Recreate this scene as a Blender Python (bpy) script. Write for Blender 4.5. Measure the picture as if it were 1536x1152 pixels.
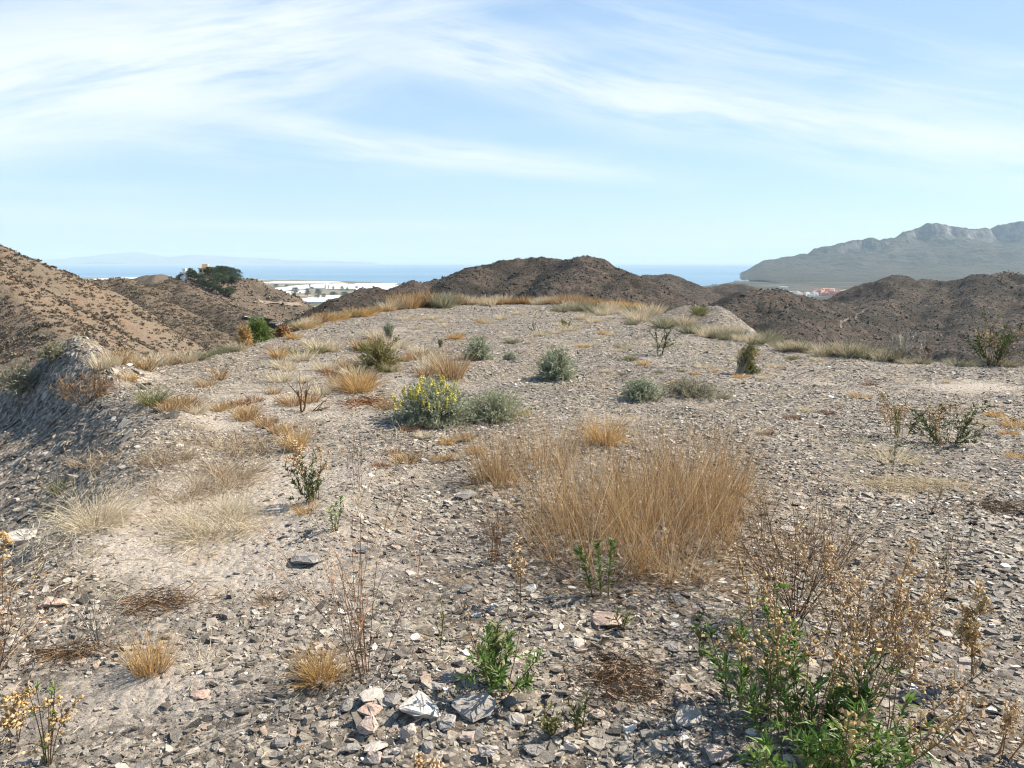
import bpy, bmesh, math, random
import numpy as np
from mathutils import Vector

for o in list(bpy.data.objects):
    bpy.data.objects.remove(o)
scene = bpy.context.scene
COL = scene.collection
PI = math.pi

# ------------------------------------------------------------------ camera
CAM_H = 1.6
FPX = 1109.0                     # focal length in photograph pixels (1536 wide)
EYE = 393.0                      # image row of eye level
PITCH = math.atan((576 - EYE) / FPX)
cd = bpy.data.cameras.new('camera')
cam = bpy.data.objects.new('camera', cd)
COL.objects.link(cam)
cam.location = (0, 0, CAM_H)
cam.rotation_euler = (PI / 2 - PITCH, 0, 0)
cd.sensor_width = 36.0
cd.lens = FPX * 36.0 / 1536.0
cd.clip_start = 0.05
cd.clip_end = 90000.0
scene.camera = cam

# ------------------------------------------------------------------ exposure and render settings
scene.view_settings.view_transform = 'Standard'
scene.view_settings.look = 'None'
scene.view_settings.exposure = 1.25
scene.view_settings.gamma = 1.0
scene.render.engine = 'CYCLES'
cy = scene.cycles
cy.max_bounces = 4
cy.diffuse_bounces = 2
cy.glossy_bounces = 2
cy.transmission_bounces = 3
cy.transparent_max_bounces = 4
cy.volume_bounces = 0
cy.sample_clamp_indirect = 4.0
cy.use_denoising = True
cy.denoiser = 'OPENIMAGEDENOISE'
cy.denoising_input_passes = 'RGB_ALBEDO_NORMAL'
cy.denoising_prefilter = 'ACCURATE'
scene.cycles.filter_width = 1.15
cy.use_adaptive_sampling = True
cy.adaptive_threshold = 0.02

# ------------------------------------------------------------------ sun and sky
SUN_EL = math.radians(42)
SUN_AZ = math.radians(66)        # clockwise from straight ahead: to the right, a little in front
sd = bpy.data.lights.new('sun', 'SUN')
sd.energy = 5.0
sd.angle = math.radians(0.5)
sd.color = (1.0, 0.92, 0.79)
sun = bpy.data.objects.new('sun', sd)
COL.objects.link(sun)
to_sun = Vector((math.sin(SUN_AZ) * math.cos(SUN_EL), math.cos(SUN_AZ) * math.cos(SUN_EL), math.sin(SUN_EL)))
sun.rotation_euler = to_sun.to_track_quat('Z', 'Y').to_euler()
sun.location = to_sun * 60


def pix_dir(px, py):
    dx, dy = (px - 768) / FPX, (576 - py) / FPX
    c, s = math.cos(PITCH), math.sin(PITCH)
    return np.array([dx, c + dy * s, -s + dy * c])


class NB:
    """small helper for wiring node trees"""
    def __init__(self, nt):
        self.nt = nt

    def n(self, t, ins=None, **props):
        nd = self.nt.nodes.new(t)
        for k, v in props.items():
            setattr(nd, k, v)
        for k, v in (ins or {}).items():
            self.put(nd, k, v)
        return nd

    def put(self, nd, k, v):
        s = nd.inputs[k]
        if isinstance(v, bpy.types.NodeSocket):
            self.nt.links.new(v, s)
        elif isinstance(v, bpy.types.Node):
            self.nt.links.new(v.outputs[0], s)
        else:
            if isinstance(v, (tuple, list)) and len(v) == 3 and s.type == 'RGBA':
                v = (*v, 1.0)
            s.default_value = v

    def m(self, op, a, b=None, c=None, clamp=False):
        nd = self.n('ShaderNodeMath', operation=op, use_clamp=clamp)
        for i, v in enumerate((a, b, c)):
            if v is not None:
                self.put(nd, i, v)
        return nd.outputs[0]

    def mix(self, f, a, b, blend='MIX'):
        nd = self.n('ShaderNodeMix', data_type='RGBA', blend_type=blend)
        self.put(nd, 0, f)
        self.put(nd, 6, a)
        self.put(nd, 7, b)
        return nd.outputs[2]

    def ramp(self, f, stops, interp='LINEAR'):
        nd = self.n('ShaderNodeValToRGB')
        cr = nd.color_ramp
        cr.interpolation = interp
        while len(cr.elements) < len(stops):
            cr.elements.new(0.5)
        for e, (p, c) in zip(cr.elements, stops):
            e.position = p
            e.color = (*c, 1) if isinstance(c, (tuple, list)) else (c, c, c, 1)
        self.put(nd, 0, f)
        return nd.outputs[0]

    def noise(self, vec, scale, detail=4, rough=0.55, dist=0.0, out=0):
        nd = self.n('ShaderNodeTexNoise', {'Scale': scale, 'Detail': detail, 'Roughness': rough, 'Distortion': dist})
        if vec is not None:
            self.put(nd, 'Vector', vec)
        return nd.outputs[out]

    def smooth(self, x, lo, hi):
        nd = self.n('ShaderNodeMapRange', interpolation_type='SMOOTHSTEP')
        self.put(nd, 0, x)
        self.put(nd, 1, lo)
        self.put(nd, 2, hi)
        return nd.outputs[0]


world = bpy.data.worlds.new("World")
scene.world = world
world.use_nodes = True
W = NB(world.node_tree)
world.node_tree.nodes.clear()
sky = W.n('ShaderNodeTexSky', sky_type='NISHITA', sun_disc=False, sun_elevation=SUN_EL, sun_rotation=SUN_AZ,
          altitude=150.0, air_density=1.0, dust_density=0.3, ozone_density=2.0)
tc = W.n('ShaderNodeTexCoord')
sep = W.n('ShaderNodeSeparateXYZ', {0: tc.outputs['Generated']})
az = W.m('ARCTAN2', sep.outputs[0], sep.outputs[1])
elv = W.m('ARCSINE', sep.outputs[2])


def uv_of(px, py):
    d = pix_dir(px, py)
    d = d / np.linalg.norm(d)
    return math.atan2(d[0], d[1]), math.asin(d[2])


def cirrus(p0, p1, half, strength, fibre, seed, lo=0.35, hi=0.75, taper=0.25, wob=0.02):
    """one bank of cirrus stretched along a line of the sky (azimuth, elevation)"""
    (u0, v0), (u1, v1) = uv_of(*p0), uv_of(*p1)
    L = math.hypot(u1 - u0, v1 - v0)
    c, s = (u1 - u0) / L, (v1 - v0) / L
    du, dv = W.m('SUBTRACT', az, u0), W.m('SUBTRACT', elv, v0)
    al = W.m('ADD', W.m('MULTIPLY', du, c), W.m('MULTIPLY', dv, s))
    ac = W.m('SUBTRACT', W.m('MULTIPLY', dv, c), W.m('MULTIPLY', du, s))
    comb = W.n('ShaderNodeCombineXYZ', {0: W.m('MULTIPLY', al, 3.0), 1: W.m('MULTIPLY', ac, 3.0), 2: seed})
    wobn = W.m('MULTIPLY', W.m('SUBTRACT', W.noise(comb.outputs[0], 1.1, 2), 0.5), wob * 2)
    ac2 = W.m('ADD', ac, wobn)
    f1 = W.n('ShaderNodeCombineXYZ', {0: W.m('MULTIPLY', al, 2.2), 1: W.m('MULTIPLY', ac2, fibre), 2: seed + 3.1})
    fib = W.noise(f1.outputs[0], 1.6, 9, 0.64, 0.15)
    body = W.smooth(fib, lo, hi)
    edge = W.smooth(W.m('SUBTRACT', 1.0, W.m('DIVIDE', W.m('ABSOLUTE', ac2), half)), 0.0, 0.9)
    t = W.m('DIVIDE', al, L)
    ends = W.m('MULTIPLY', W.smooth(t, -0.02, taper), W.smooth(t, 1.02, 1.0 - taper))
    return W.m('MULTIPLY', W.m('MULTIPLY', W.m('MULTIPLY', body, edge), ends), strength)


banks = [
    cirrus((-420, 170), (640, 20), 0.115, 1.0, 17, 1.7, 0.22, 0.62, 0.3),
    cirrus((-300, 60), (900, -60), 0.10, 0.6, 22, 9.2, 0.34, 0.70, 0.3),
    cirrus((480, 20), (1800, 270), 0.060, 0.85, 18, 4.4, 0.27, 0.66, 0.2),
    cirrus((800, -20), (1900, 190), 0.080, 0.45, 26, 7.7, 0.38, 0.74, 0.2),
    cirrus((100, 130), (1120, 285), 0.026, 0.75, 26, 12.3, 0.25, 0.70, 0.35),
    cirrus((-200, 170), (800, 245), 0.030, 0.55, 30, 15.1, 0.30, 0.72, 0.3),
    cirrus((60, 335), (820, 338), 0.011, 0.35, 60, 21.0, 0.20, 0.60, 0.4, 0.004),
    cirrus((-400, 300), (420, 310), 0.035, 0.35, 25, 25.0, 0.25, 0.70, 0.5),
    cirrus((1120, 240), (1420, 272), 0.012, 0.30, 50, 29.0, 0.30, 0.75, 0.4),
]
cl = banks[0]
for b in banks[1:]:
    cl = W.m('SUBTRACT', 1.0, W.m('MULTIPLY', W.m('SUBTRACT', 1.0, cl), W.m('SUBTRACT', 1.0, b)))
veil_v = W.n('ShaderNodeCombineXYZ', {0: W.m('MULTIPLY', az, 2.0), 1: W.m('MULTIPLY', elv, 9.0), 2: 2.0})
veil = W.m('MULTIPLY', W.smooth(W.noise(veil_v.outputs[0], 1.4, 6, 0.6, 0.4), 0.42, 0.75), W.smooth(elv, 0.05, 0.2))
cl = W.m('MINIMUM', W.m('ADD', cl, W.m('MULTIPLY', veil, 0.22)), 1.0)
SKY_K = 0.06
CLOUD_RGB = (7.1, 7.55, 7.9)
sky_t = W.mix(0.72, sky.outputs[0], W.ramp(W.m('MULTIPLY', elv, 1.0 / 0.6), [(0.0, (5.0, 6.55, 7.5)), (0.14, (4.25, 6.05, 7.6)), (0.4, (3.55, 5.25, 7.3)), (1.0, (2.0, 3.6, 6.4))]))
sky_c = W.mix(W.m('MULTIPLY', cl, 0.92), sky_t, CLOUD_RGB)
bg = W.n('ShaderNodeBackground', {'Color': sky_c, 'Strength': SKY_K})
W.n('ShaderNodeOutputWorld', {'Surface': bg.outputs[0]})
world.cycles.sampling_method = 'MANUAL'
world.cycles.sample_map_resolution = 512

# ------------------------------------------------------------------ numpy noise
_pr = np.random.RandomState(7)
_perm = _pr.permutation(1024)
_perm = np.concatenate([_perm, _perm])
_ang = _pr.rand(1024) * 2 * PI
_gx, _gy = np.cos(_ang), np.sin(_ang)


def perlin(x, y):
    xi, yi = np.floor(x).astype(np.int64), np.floor(y).astype(np.int64)
    xf, yf = x - xi, y - yi
    u, v = xf * xf * xf * (xf * (xf * 6 - 15) + 10), yf * yf * yf * (yf * (yf * 6 - 15) + 10)

    def g(ix, iy, fx, fy):
        h = _perm[(_perm[ix & 1023] + iy) & 1023]
        return _gx[h] * fx + _gy[h] * fy
    a, b = g(xi, yi, xf, yf), g(xi + 1, yi, xf - 1, yf)
    c, d = g(xi, yi + 1, xf, yf - 1), g(xi + 1, yi + 1, xf - 1, yf - 1)
    return (a + (b - a) * u) * (1 - v) + (c + (d - c) * u) * v


def fbm(x, y, oct=4, gain=0.5):
    s, a = 0.0, 1.0
    for i in range(oct):
        s = s + a * perlin(x * 2 ** i + 17.3 * i, y * 2 ** i - 9.1 * i)
        a *= gain
    return s


def ridged(x, y, oct=4, gain=0.5):
    s, a = 0.0, 1.0
    for i in range(oct):
        s = s + a * (0.35 - np.abs(perlin(x * 2 ** i + 31.3 * i, y * 2 ** i - 5.1 * i)))
        a *= gain
    return s


def sstep(x, a, b):
    t = np.clip((x - a) / (b - a), 0, 1)
    return t * t * (3 - 2 * t)


# ------------------------------------------------------------------ terrain heights
def P3(px, py, dist):
    d = pix_dir(px, py)
    t = dist / d[1]
    return np.array([d[0] * t, dist, CAM_H + d[2] * t])


PLATEAU = np.array([(-7, -8), (-5.2, 0), (-3.3, 2.4), (-2.7, 3.6), (-2.5, 4.7), (-3.1, 6.4), (-4.3, 8.2), (-5.7, 10.3),
                    (-5.75, 11.6), (-5.5, 12.9), (-5.4, 17.0), (-5.4, 20.3), (-5.0, 22.5), (-4.6, 25.0), (-3.6, 27.2),
                    (-1.8, 28.8), (2.2, 29.6), (3.9, 27.6), (4.9, 25.0), (5.6, 22.6), (5.6, 17.2), (5.3, 14.6),
                    (5.8, 13.3), (6.5, 12.4), (7.4, 12.0), (9.5, 11.3), (14, 8), (18, -8)], float)


def poly_sd(x, y, P):
    d2 = np.full(x.shape, 1e18)
    inside = np.zeros(x.shape, bool)
    n = len(P)
    for i in range(n):
        ax, ay = P[i]
        bx, by = P[(i + 1) % n]
        ex, ey = bx - ax, by - ay
        t = np.clip(((x - ax) * ex + (y - ay) * ey) / (ex * ex + ey * ey), 0, 1)
        d2 = np.minimum(d2, (x - ax - t * ex) ** 2 + (y - ay - t * ey) ** 2)
        cross = (ay > y) != (by > y)
        if ey != 0:
            inside ^= cross & (x < ex * (y - ay) / ey + ax)
    d = np.sqrt(d2)
    return np.where(inside, -d, d)


def seg_bump(x, y, pts):
    """bank of spoil along a line: pts of (x, y, height, half width)"""
    out = np.zeros(x.shape)
    for (ax, ay, ah, aw), (bx, by, bh, bw) in zip(pts[:-1], pts[1:]):
        ex, ey = bx - ax, by - ay
        t = np.clip(((x - ax) * ex + (y - ay) * ey) / (ex * ex + ey * ey), 0, 1)
        d = np.hypot(x - ax - t * ex, y - ay - t * ey)
        h, w = ah + (bh - ah) * t, aw + (bw - aw) * t
        out = np.maximum(out, h * np.exp(-(d / w) ** 2 * 0.9))
    return out


BERM = [(-7.8, 10.8, 0.30, 0.7), (-6.7, 10.4, 0.55, 0.6), (-5.95, 10.0, 0.80, 0.55), (-5.0, 8.8, 0.36, 0.45), (-3.4, 6.6, 0.22, 0.5),
        (-2.6, 4.9, 0.20, 0.45), (-2.6, 3.7, 0.05, 0.5)]
HUMP = [(5.2, 21.6, 0.35, 0.7), (5.5, 19.4, 0.48, 0.8), (5.6, 17.6, 0.16, 0.6)]


def h_near(x, y):
    sd = poly_sd(x, y, PLATEAU) + 0.25 * fbm(x * 0.9, y * 0.9, 3)
    w = 0.55
    e = np.maximum(sd + 0.5, 0)
    steep = np.where((x < 0), 0.38 + 0.28 * sstep(y, 10.5, 13.0), 0.66)
    z = -steep * (np.sqrt(e * e + w * w) - w) - np.where(x < 0, 0.3, 0.0) * np.maximum(sd - 3.2, 0)
    z = z + seg_bump(x, y, BERM) + seg_bump(x, y, HUMP)
    z = z + 0.07 * fbm(x * 0.35, y * 0.35, 3) + 0.022 * fbm(x * 1.7, y * 1.7, 3)
    # low swell on the left of the track and a heap of slabs in front
    z = z + 0.10 * np.exp(-((x + 1.05) ** 2 / 0.12 + (y - 4.6) ** 2 / 0.9)) + 0.07 * np.exp(-((x + 0.38) ** 2 + (y - 2.62) ** 2) / 0.07)
    return z


# ridges: (group name, slope, rounding, list of polylines of (px, py, distance))
RIDGES = [
    ('hill_a', 0.66, 3, [
        [(-420, 250, 145), (-150, 312, 150), (-20, 364, 155), (48, 406, 160), (85, 438, 166), (112, 468, 172)],
        [(-150, 312, 150), (20, 450, 118), (130, 535, 98)],
        [(48, 408, 160), (120, 490, 142), (200, 560, 118)]]),
    ('hill_b', 0.55, 4, [
        [(112, 446, 235), (150, 426, 240), (200, 422, 250), (234, 431, 255), (264, 421, 270), (300, 440, 255), (340, 474, 230),
         (372, 508, 205)],
        [(200, 422, 250), (235, 475, 205), (270, 520, 170)],
        [(150, 425, 240), (160, 470, 200)]]),
    ('hill_c', 0.5, 6, [[(190, 428, 640), (222, 414, 650), (236, 412, 650), (262, 423, 640)]]),
    ('hill_d', 0.5, 7, [
        [(258, 424, 420), (285, 414, 430), (330, 414, 445), (368, 422, 450), (400, 436, 445), (436, 452, 440)],
        [(300, 413, 436), (330, 445, 400), (345, 468, 370)]]),
    ('hill_e', 0.47, 6, [
        [(470, 480, 330), (515, 455, 350), (556, 436, 385), (582, 443, 400), (602, 430, 430), (640, 425, 455), (668, 424, 480),
         (702, 412, 500), (735, 394, 510), (790, 391, 520), (815, 388, 520), (832, 390, 520), (868, 393, 505), (884, 388, 480),
         (903, 397, 470), (938, 413, 455), (965, 425, 440), (1010, 446, 425)],
        [(884, 388, 480), (850, 415, 430), (815, 445, 370), (800, 470, 330)],
        [(735, 397, 510), (690, 425, 440), (660, 455, 380)],
        [(602, 430, 430), (610, 450, 390), (590, 470, 350)],
        [(938, 413, 455), (915, 445, 390), (900, 470, 350)],
        [(810, 391, 520), (770, 425, 460), (740, 450, 410)]]),
    ('hill_f', 0.45, 8, [[(905, 440, 800), (950, 421, 850), (980, 414, 890), (996, 411, 900), (1014, 419, 900), (1045, 433, 890),
                          (1080, 445, 880)],
                         [(996, 411, 900), (985, 440, 760)]]),
    ('hill_g', 0.42, 8, [[(1030, 441, 1120), (1060, 433, 1140), (1085, 428, 1150), (1112, 427, 1150), (1150, 440, 1160)]]),
    ('hill_h', 0.46, 8, [
        [(1050, 492, 380), (1090, 466, 430), (1118, 446, 465), (1142, 437, 485), (1166, 437, 505), (1205, 450, 530), (1250, 458, 560),
         (1300, 456, 590), (1340, 452, 610)],
        [(1142, 437, 485), (1170, 480, 410), (1190, 520, 350)],
        [(1250, 458, 560), (1230, 490, 460), (1220, 520, 380)],
        [(1300, 456, 590), (1290, 470, 540), (1265, 500, 470), (1260, 530, 390)]]),
    ('hill_j', 0.46, 9, [
        [(1215, 458, 720), (1262, 447, 720), (1300, 432, 725), (1322, 424, 725), (1343, 416, 725), (1364, 421, 725), (1386, 419, 725),
         (1402, 426, 720), (1430, 422, 705), (1460, 417, 695), (1486, 411, 685), (1512, 411, 685), (1540, 416, 680), (1640, 400, 670)],
        [(1343, 416, 725), (1352, 450, 640), (1350, 490, 540)],
        [(1402, 426, 720), (1410, 455, 620), (1390, 495, 520), (1375, 530, 430)],
        [(1486, 411, 685), (1470, 455, 590), (1450, 495, 500), (1440, 530, 420)],
        [(1540, 416, 680), (1545, 470, 560), (1530, 520, 440)]]),
]
SEGS = []
for gi, (nm, k, w, lines) in enumerate(RIDGES):
    for ln in lines:
        pts = [P3(*q) for q in ln]
        for a, b in zip(pts[:-1], pts[1:]):
            SEGS.append((gi, k, w, a, b))
SEA_Z = -118.0


def h_valley(x, y):
    r = np.hypot(x, y)
    side = sstep(x / (np.abs(y) + 1.0), -0.15, 0.25)
    left = -30 - 8 * sstep(r, 200, 480) - 60 * sstep(r, 480, 1400)
    right = -30 - 50 * sstep(r, 60, 400) - 20 * sstep(r, 700, 1400)
    return left + (right - left) * side


def h_mid(x, y):
    r = np.hypot(x, y)
    q = np.clip(r / 220.0, 0.35, 1.6)
    wx = x + 5.0 * q * fbm(x / 46 + 3.3, y / 46, 3)
    wy = y + 5.0 * q * fbm(x / 46 - 8.1, y / 46 + 5, 3)
    val = h_valley(x, y)
    best, own = val.copy(), np.full(x.shape, -1)
    for gi, k, w, a, b in SEGS:
        ex, ey, ez = b - a
        t = np.clip(((wx - a[0]) * ex + (wy - a[1]) * ey) / (ex * ex + ey * ey), 0, 1)
        d = np.hypot(wx - a[0] - t * ex, wy - a[1] - t * ey)
        h = a[2] + t * ez - k * (np.sqrt(d * d + w * w) - w)
        m = h > best
        best = np.where(m, h, best)
        own = np.where(m, gi, own)
    hill = sstep(best - val, 1.0, 12.0)
    best = best + hill * (np.where(own >= 4, 4.6, 3.0) * q * (ridged(wx / 42, wy / 42, 4) - 0.22) + 0.5 * q * fbm(x / 7, y / 7, 3)) + 0.35 * fbm(x / 12, y / 12, 3)
    return best, own


def H(x, y, want_owner=False):
    x, y = np.asarray(x, float), np.asarray(y, float)
    r = np.hypot(x, y)
    zn = h_near(x, y)
    zm, own = h_mid(x, y)
    near = zn > zm
    z = np.where(near, zn, zm)
    if want_owner:
        own = np.where(near, -2, own)
        return z, own
    return z


def Hn(x, y):
    """plateau height only (fast)"""
    return h_near(np.asarray(x, float), np.asarray(y, float))


def hit(px, py, tmax=60.0):
    d = pix_dir(px, py)
    t = np.concatenate([np.arange(1.0, tmax, 0.01)])
    x, y, z = d[0] * t, d[1] * t, CAM_H + d[2] * t
    below = np.nonzero(z <= Hn(x, y))[0]
    i = below[0] if len(below) else len(t) - 1
    return np.array([x[i], y[i], float(Hn(x[i:i + 1], y[i:i + 1])[0])])


def hit_far(px, py, t0=60.0, t1=1500.0):
    d = pix_dir(px, py)
    t = np.exp(np.linspace(math.log(t0), math.log(t1), 900))
    x, y, z = d[0] * t, d[1] * t, CAM_H + d[2] * t
    hz = H(x, y)
    below = np.nonzero(z <= hz)[0]
    i = below[0] if len(below) else len(t) - 1
    return np.array([x[i], y[i], hz[i]])


def hit_z(px, py, z):
    d = pix_dir(px, py)
    t = (z - CAM_H) / d[2]
    return np.array([d[0] * t, d[1] * t, z])


def sand_mask(x, y):
    """where pale dust lies over the chips: a matter of what the ground is made of"""
    s = 0.75 * fbm(x * 0.55 + 4, y * 0.55, 3) + 0.0
    for (cx, cy, rx, ry, a) in [(-1.95, 4.5, 0.55, 1.0, 1.0), (-1.2, 3.6, 0.6, 0.7, 0.55), (-2.6, 7.0, 1.2, 1.6, 0.5), (-1.2, 5.6, 0.7, 1.2, 0.5),
                                (-1.4, 2.6, 0.5, 0.35, 0.45), (-3.2, 10.0, 1.8, 2.2, 0.35), (-5.0, 9.6, 0.25, 0.6, 0.5),
                                (6.5, 9.5, 3.0, 1.2, 0.35)]:
        s = s + a * np.exp(-((x - cx) / rx) ** 2 - ((y - cy) / ry) ** 2)
    s = s - 0.7 * sstep(poly_sd(x, y, PLATEAU), -0.6, 0.2) * (x < 0) * sstep(y, 5.0, 6.5)     # the bank is bare slate
    return np.clip(s + 0.15 * fbm(x * 3, y * 3, 2), 0, 1)


# ------------------------------------------------------------------ mesh helpers
def mesh_np(name, V, faces, mat, tone=None, smooth=False, extra=None, midx=None):
    """faces: list of int arrays (k, corners)"""
    me = bpy.data.meshes.new(name)
    V = np.asarray(V, np.float32).reshape(-1, 3)
    faces = [f for f in faces if len(f)]
    me.vertices.add(len(V))
    me.vertices.foreach_set('co', V.ravel())
    li = np.concatenate([f.ravel() for f in faces]).astype(np.int32)
    tot = np.concatenate([np.full(len(f), f.shape[1]) for f in faces])
    st = np.concatenate([[0], np.cumsum(tot)[:-1]]).astype(np.int32)
    me.loops.add(len(li))
    me.loops.foreach_set('vertex_index', li)
    me.polygons.add(len(st))
    me.polygons.foreach_set('loop_start', st)
    me.polygons.foreach_set('use_smooth', np.full(len(st), bool(smooth)))
    for m in (mat if isinstance(mat, (list, tuple)) else [mat]):
        me.materials.append(m)
    if midx is not None:
        me.polygons.foreach_set('material_index', midx.astype(np.int32))
    if tone is not None:
        me.attributes.new('tone', 'FLOAT', 'POINT').data.foreach_set('value', np.asarray(tone, np.float32))
    for k, v in (extra or {}).items():
        me.attributes.new(k, 'FLOAT', 'POINT').data.foreach_set('value', np.asarray(v, np.float32))
    me.update(calc_edges=True)
    return me


class Geo:
    """collects pieces (verts, faces, tone) of ONE mesh"""
    def __init__(self):
        self.V, self.F, self.T, self.n = [], [], [], 0

    def add(self, V, F, T):
        V = np.asarray(V, float).reshape(-1, 3)
        if not len(V):
            return
        self.V.append(V)
        for f in F:
            if len(f):
                self.F.append(np.asarray(f) + self.n)
        self.T.append(np.broadcast_to(np.asarray(T, float), (len(V),)) if np.ndim(T) == 0 else np.asarray(T, float))
        self.n += len(V)

    def build(self, name, mat, smooth=False):
        if not self.n:
            return None
        byk = {}
        for f in self.F:
            byk.setdefault(f.shape[1], []).append(f)
        fs = [np.concatenate(v) for v in byk.values()]
        mi = np.concatenate([np.full(len(f), 0 if f.shape[1] == 4 else 1) for f in fs]) if isinstance(mat, tuple) else None   # (stalk, heads)
        return mesh_np(name, np.concatenate(self.V), fs, mat, np.concatenate(self.T), smooth, midx=mi)


def obj(name, me, parent=None, loc=None):
    o = bpy.data.objects.new(name, me)
    COL.objects.link(o)
    if parent is not None:
        o.parent = parent
    if loc is not None:
        o.location = loc
    return o


def tag(o, label, cat, group=None):
    o['label'] = label
    o['category'] = cat
    if group:
        o['group'] = group
    return o


def thing(name, label, cat, loc, group=None, rz=0.0):
    o = bpy.data.objects.new(name, None)
    o.empty_display_size = 0.1
    COL.objects.link(o)
    o.location = loc
    o.rotation_euler = (0, 0, rz)
    return tag(o, label, cat, group)


def dup(root, loc, rz=0.0, sc=1.0, label=None):
    r = root.copy()
    COL.objects.link(r)
    r.location = loc
    r.rotation_euler = (0, 0, rz)
    r.scale = (sc, sc, sc) if np.ndim(sc) == 0 else sc
    if label:
        r['label'] = label
    for ch in list(root.children):
        c = ch.copy()
        COL.objects.link(c)
        c.parent = r
        for g in list(ch.children):
            d = g.copy()
            COL.objects.link(d)
            d.parent = c
    return r


def norm(v):
    return v / np.maximum(np.linalg.norm(v, axis=-1, keepdims=True), 1e-9)


def ribbons(G, Pts, wid, rng, tone):
    """Pts (n, s, 3) centre lines, wid (n, s) full width"""
    n, s, _ = Pts.shape
    if n == 0:
        return
    tan = norm(np.gradient(Pts, axis=1))
    a = rng.rand(n) * 2 * PI
    ref = np.stack([np.cos(a), np.sin(a), np.zeros(n)], 1)[:, None, :]
    side = norm(np.cross(tan, ref)) * (wid[..., None] * 0.5)
    V = np.stack([Pts - side, Pts + side], 2).reshape(n, s * 2, 3)
    b = np.arange(n)[:, None] * (s * 2)
    F = [np.stack([b + 2 * i, b + 2 * i + 1, b + 2 * i + 3, b + 2 * i + 2], -1).reshape(-1, 4) for i in range(s - 1)]
    G.add(V, F, np.repeat(tone, s * 2))


def tubes(G, Pts, rad, tone, sides=3):
    """tapered twigs; Pts (n, s, 3), rad (n, s)"""
    n, s, _ = Pts.shape
    if n == 0:
        return
    tan = norm(np.gradient(Pts, axis=1))
    ref = np.where(np.abs(tan[..., 2:3]) > 0.9, np.array([1.0, 0, 0]), np.array([0, 0, 1.0]))
    u = norm(np.cross(tan, ref))
    v = np.cross(tan, u)
    ring = []
    for k in range(sides):
        c, d = math.cos(2 * PI * k / sides), math.sin(2 * PI * k / sides)
        ring.append(Pts + (u * c + v * d) * rad[..., None])
    V = np.stack(ring, 2).reshape(n, s * sides, 3)
    b = np.arange(n)[:, None] * (s * sides)
    F = []
    for i in range(s - 1):
        for k in range(sides):
            k2 = (k + 1) % sides
            F.append(np.stack([b + sides * i + k, b + sides * i + k2, b + sides * (i + 1) + k2, b + sides * (i + 1) + k], -1).reshape(-1, 4))
    G.add(V, F, np.repeat(tone, s * sides))


def leaves(G, base, d, nrm, L, Wd, tone, droop=0.25):
    """folded leaves of five vertices"""
    n = len(base)
    if n == 0:
        return
    d = norm(d)
    side = norm(np.cross(d, nrm))
    up = np.cross(side, d)
    L, Wd = np.asarray(L)[:, None], np.asarray(Wd)[:, None]
    mid = base + d * L * 0.5 - up * Wd * 0.10
    tip = base + d * L - up * L * droop
    lf = base + d * L * 0.48 - side * Wd * 0.5 + up * Wd * 0.12
    rt = base + d * L * 0.48 + side * Wd * 0.5 + up * Wd * 0.12
    V = np.stack([base, mid, tip, lf, rt], 1)
    b = np.arange(n) * 5
    F = [np.concatenate([np.stack([b, b + 4, b + 1], 1), np.stack([b + 4, b + 2, b + 1], 1),
                         np.stack([b, b + 1, b + 3], 1), np.stack([b + 1, b + 2, b + 3], 1)])]
    G.add(V, F, np.repeat(tone, 5))


_OCT = np.array([(1, 0, 0), (-1, 0, 0), (0, 1, 0), (0, -1, 0), (0, 0, 1), (0, 0, -1)], float)
_OCF = np.array([(0, 2, 4), (2, 1, 4), (1, 3, 4), (3, 0, 4), (2, 0, 5), (1, 2, 5), (3, 1, 5), (0, 3, 5)])


def blobs(G, c, r, rng, tone, squash=1.0):
    n = len(c)
    if n == 0:
        return
    V = _OCT[None] * (np.asarray(r)[:, None, None] * (0.65 + 0.7 * rng.rand(n, 6, 1)))
    V = V + rng.randn(n, 6, 3) * (np.asarray(r)[:, None, None] * 0.18)
    V[..., 2] *= squash
    a = rng.rand(n) * 6.28
    ca, sa = np.cos(a)[:, None], np.sin(a)[:, None]
    x, y = V[..., 0] * ca - V[..., 1] * sa, V[..., 0] * sa + V[..., 1] * ca
    V = np.stack([x, y, V[..., 2]], -1) + c[:, None, :]
    F = [(_OCF[None] + (np.arange(n) * 6)[:, None, None]).reshape(-1, 3)]
    G.add(V, F, np.repeat(tone, 6))


def dirs(az_, tilt):
    return np.stack([np.cos(az_) * np.sin(tilt), np.sin(az_) * np.sin(tilt), np.cos(tilt)], -1)


def curve(base, az_, tilt, L, bend, s, rng, wander=0.0):
    """polylines that start at base, lean by tilt and bend over by bend (radians) towards the tip"""
    n = len(base)
    t = np.linspace(0, 1, s)
    pts = [base]
    a, th = az_.copy(), tilt.copy()
    for i in range(1, s):
        a = a + rng.randn(n) * wander
        th = tilt + bend * t[i] + rng.randn(n) * wander * 0.5
        pts.append(pts[-1] + dirs(a, th) * (L / (s - 1))[:, None])
    return np.stack(pts, 1)


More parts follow.
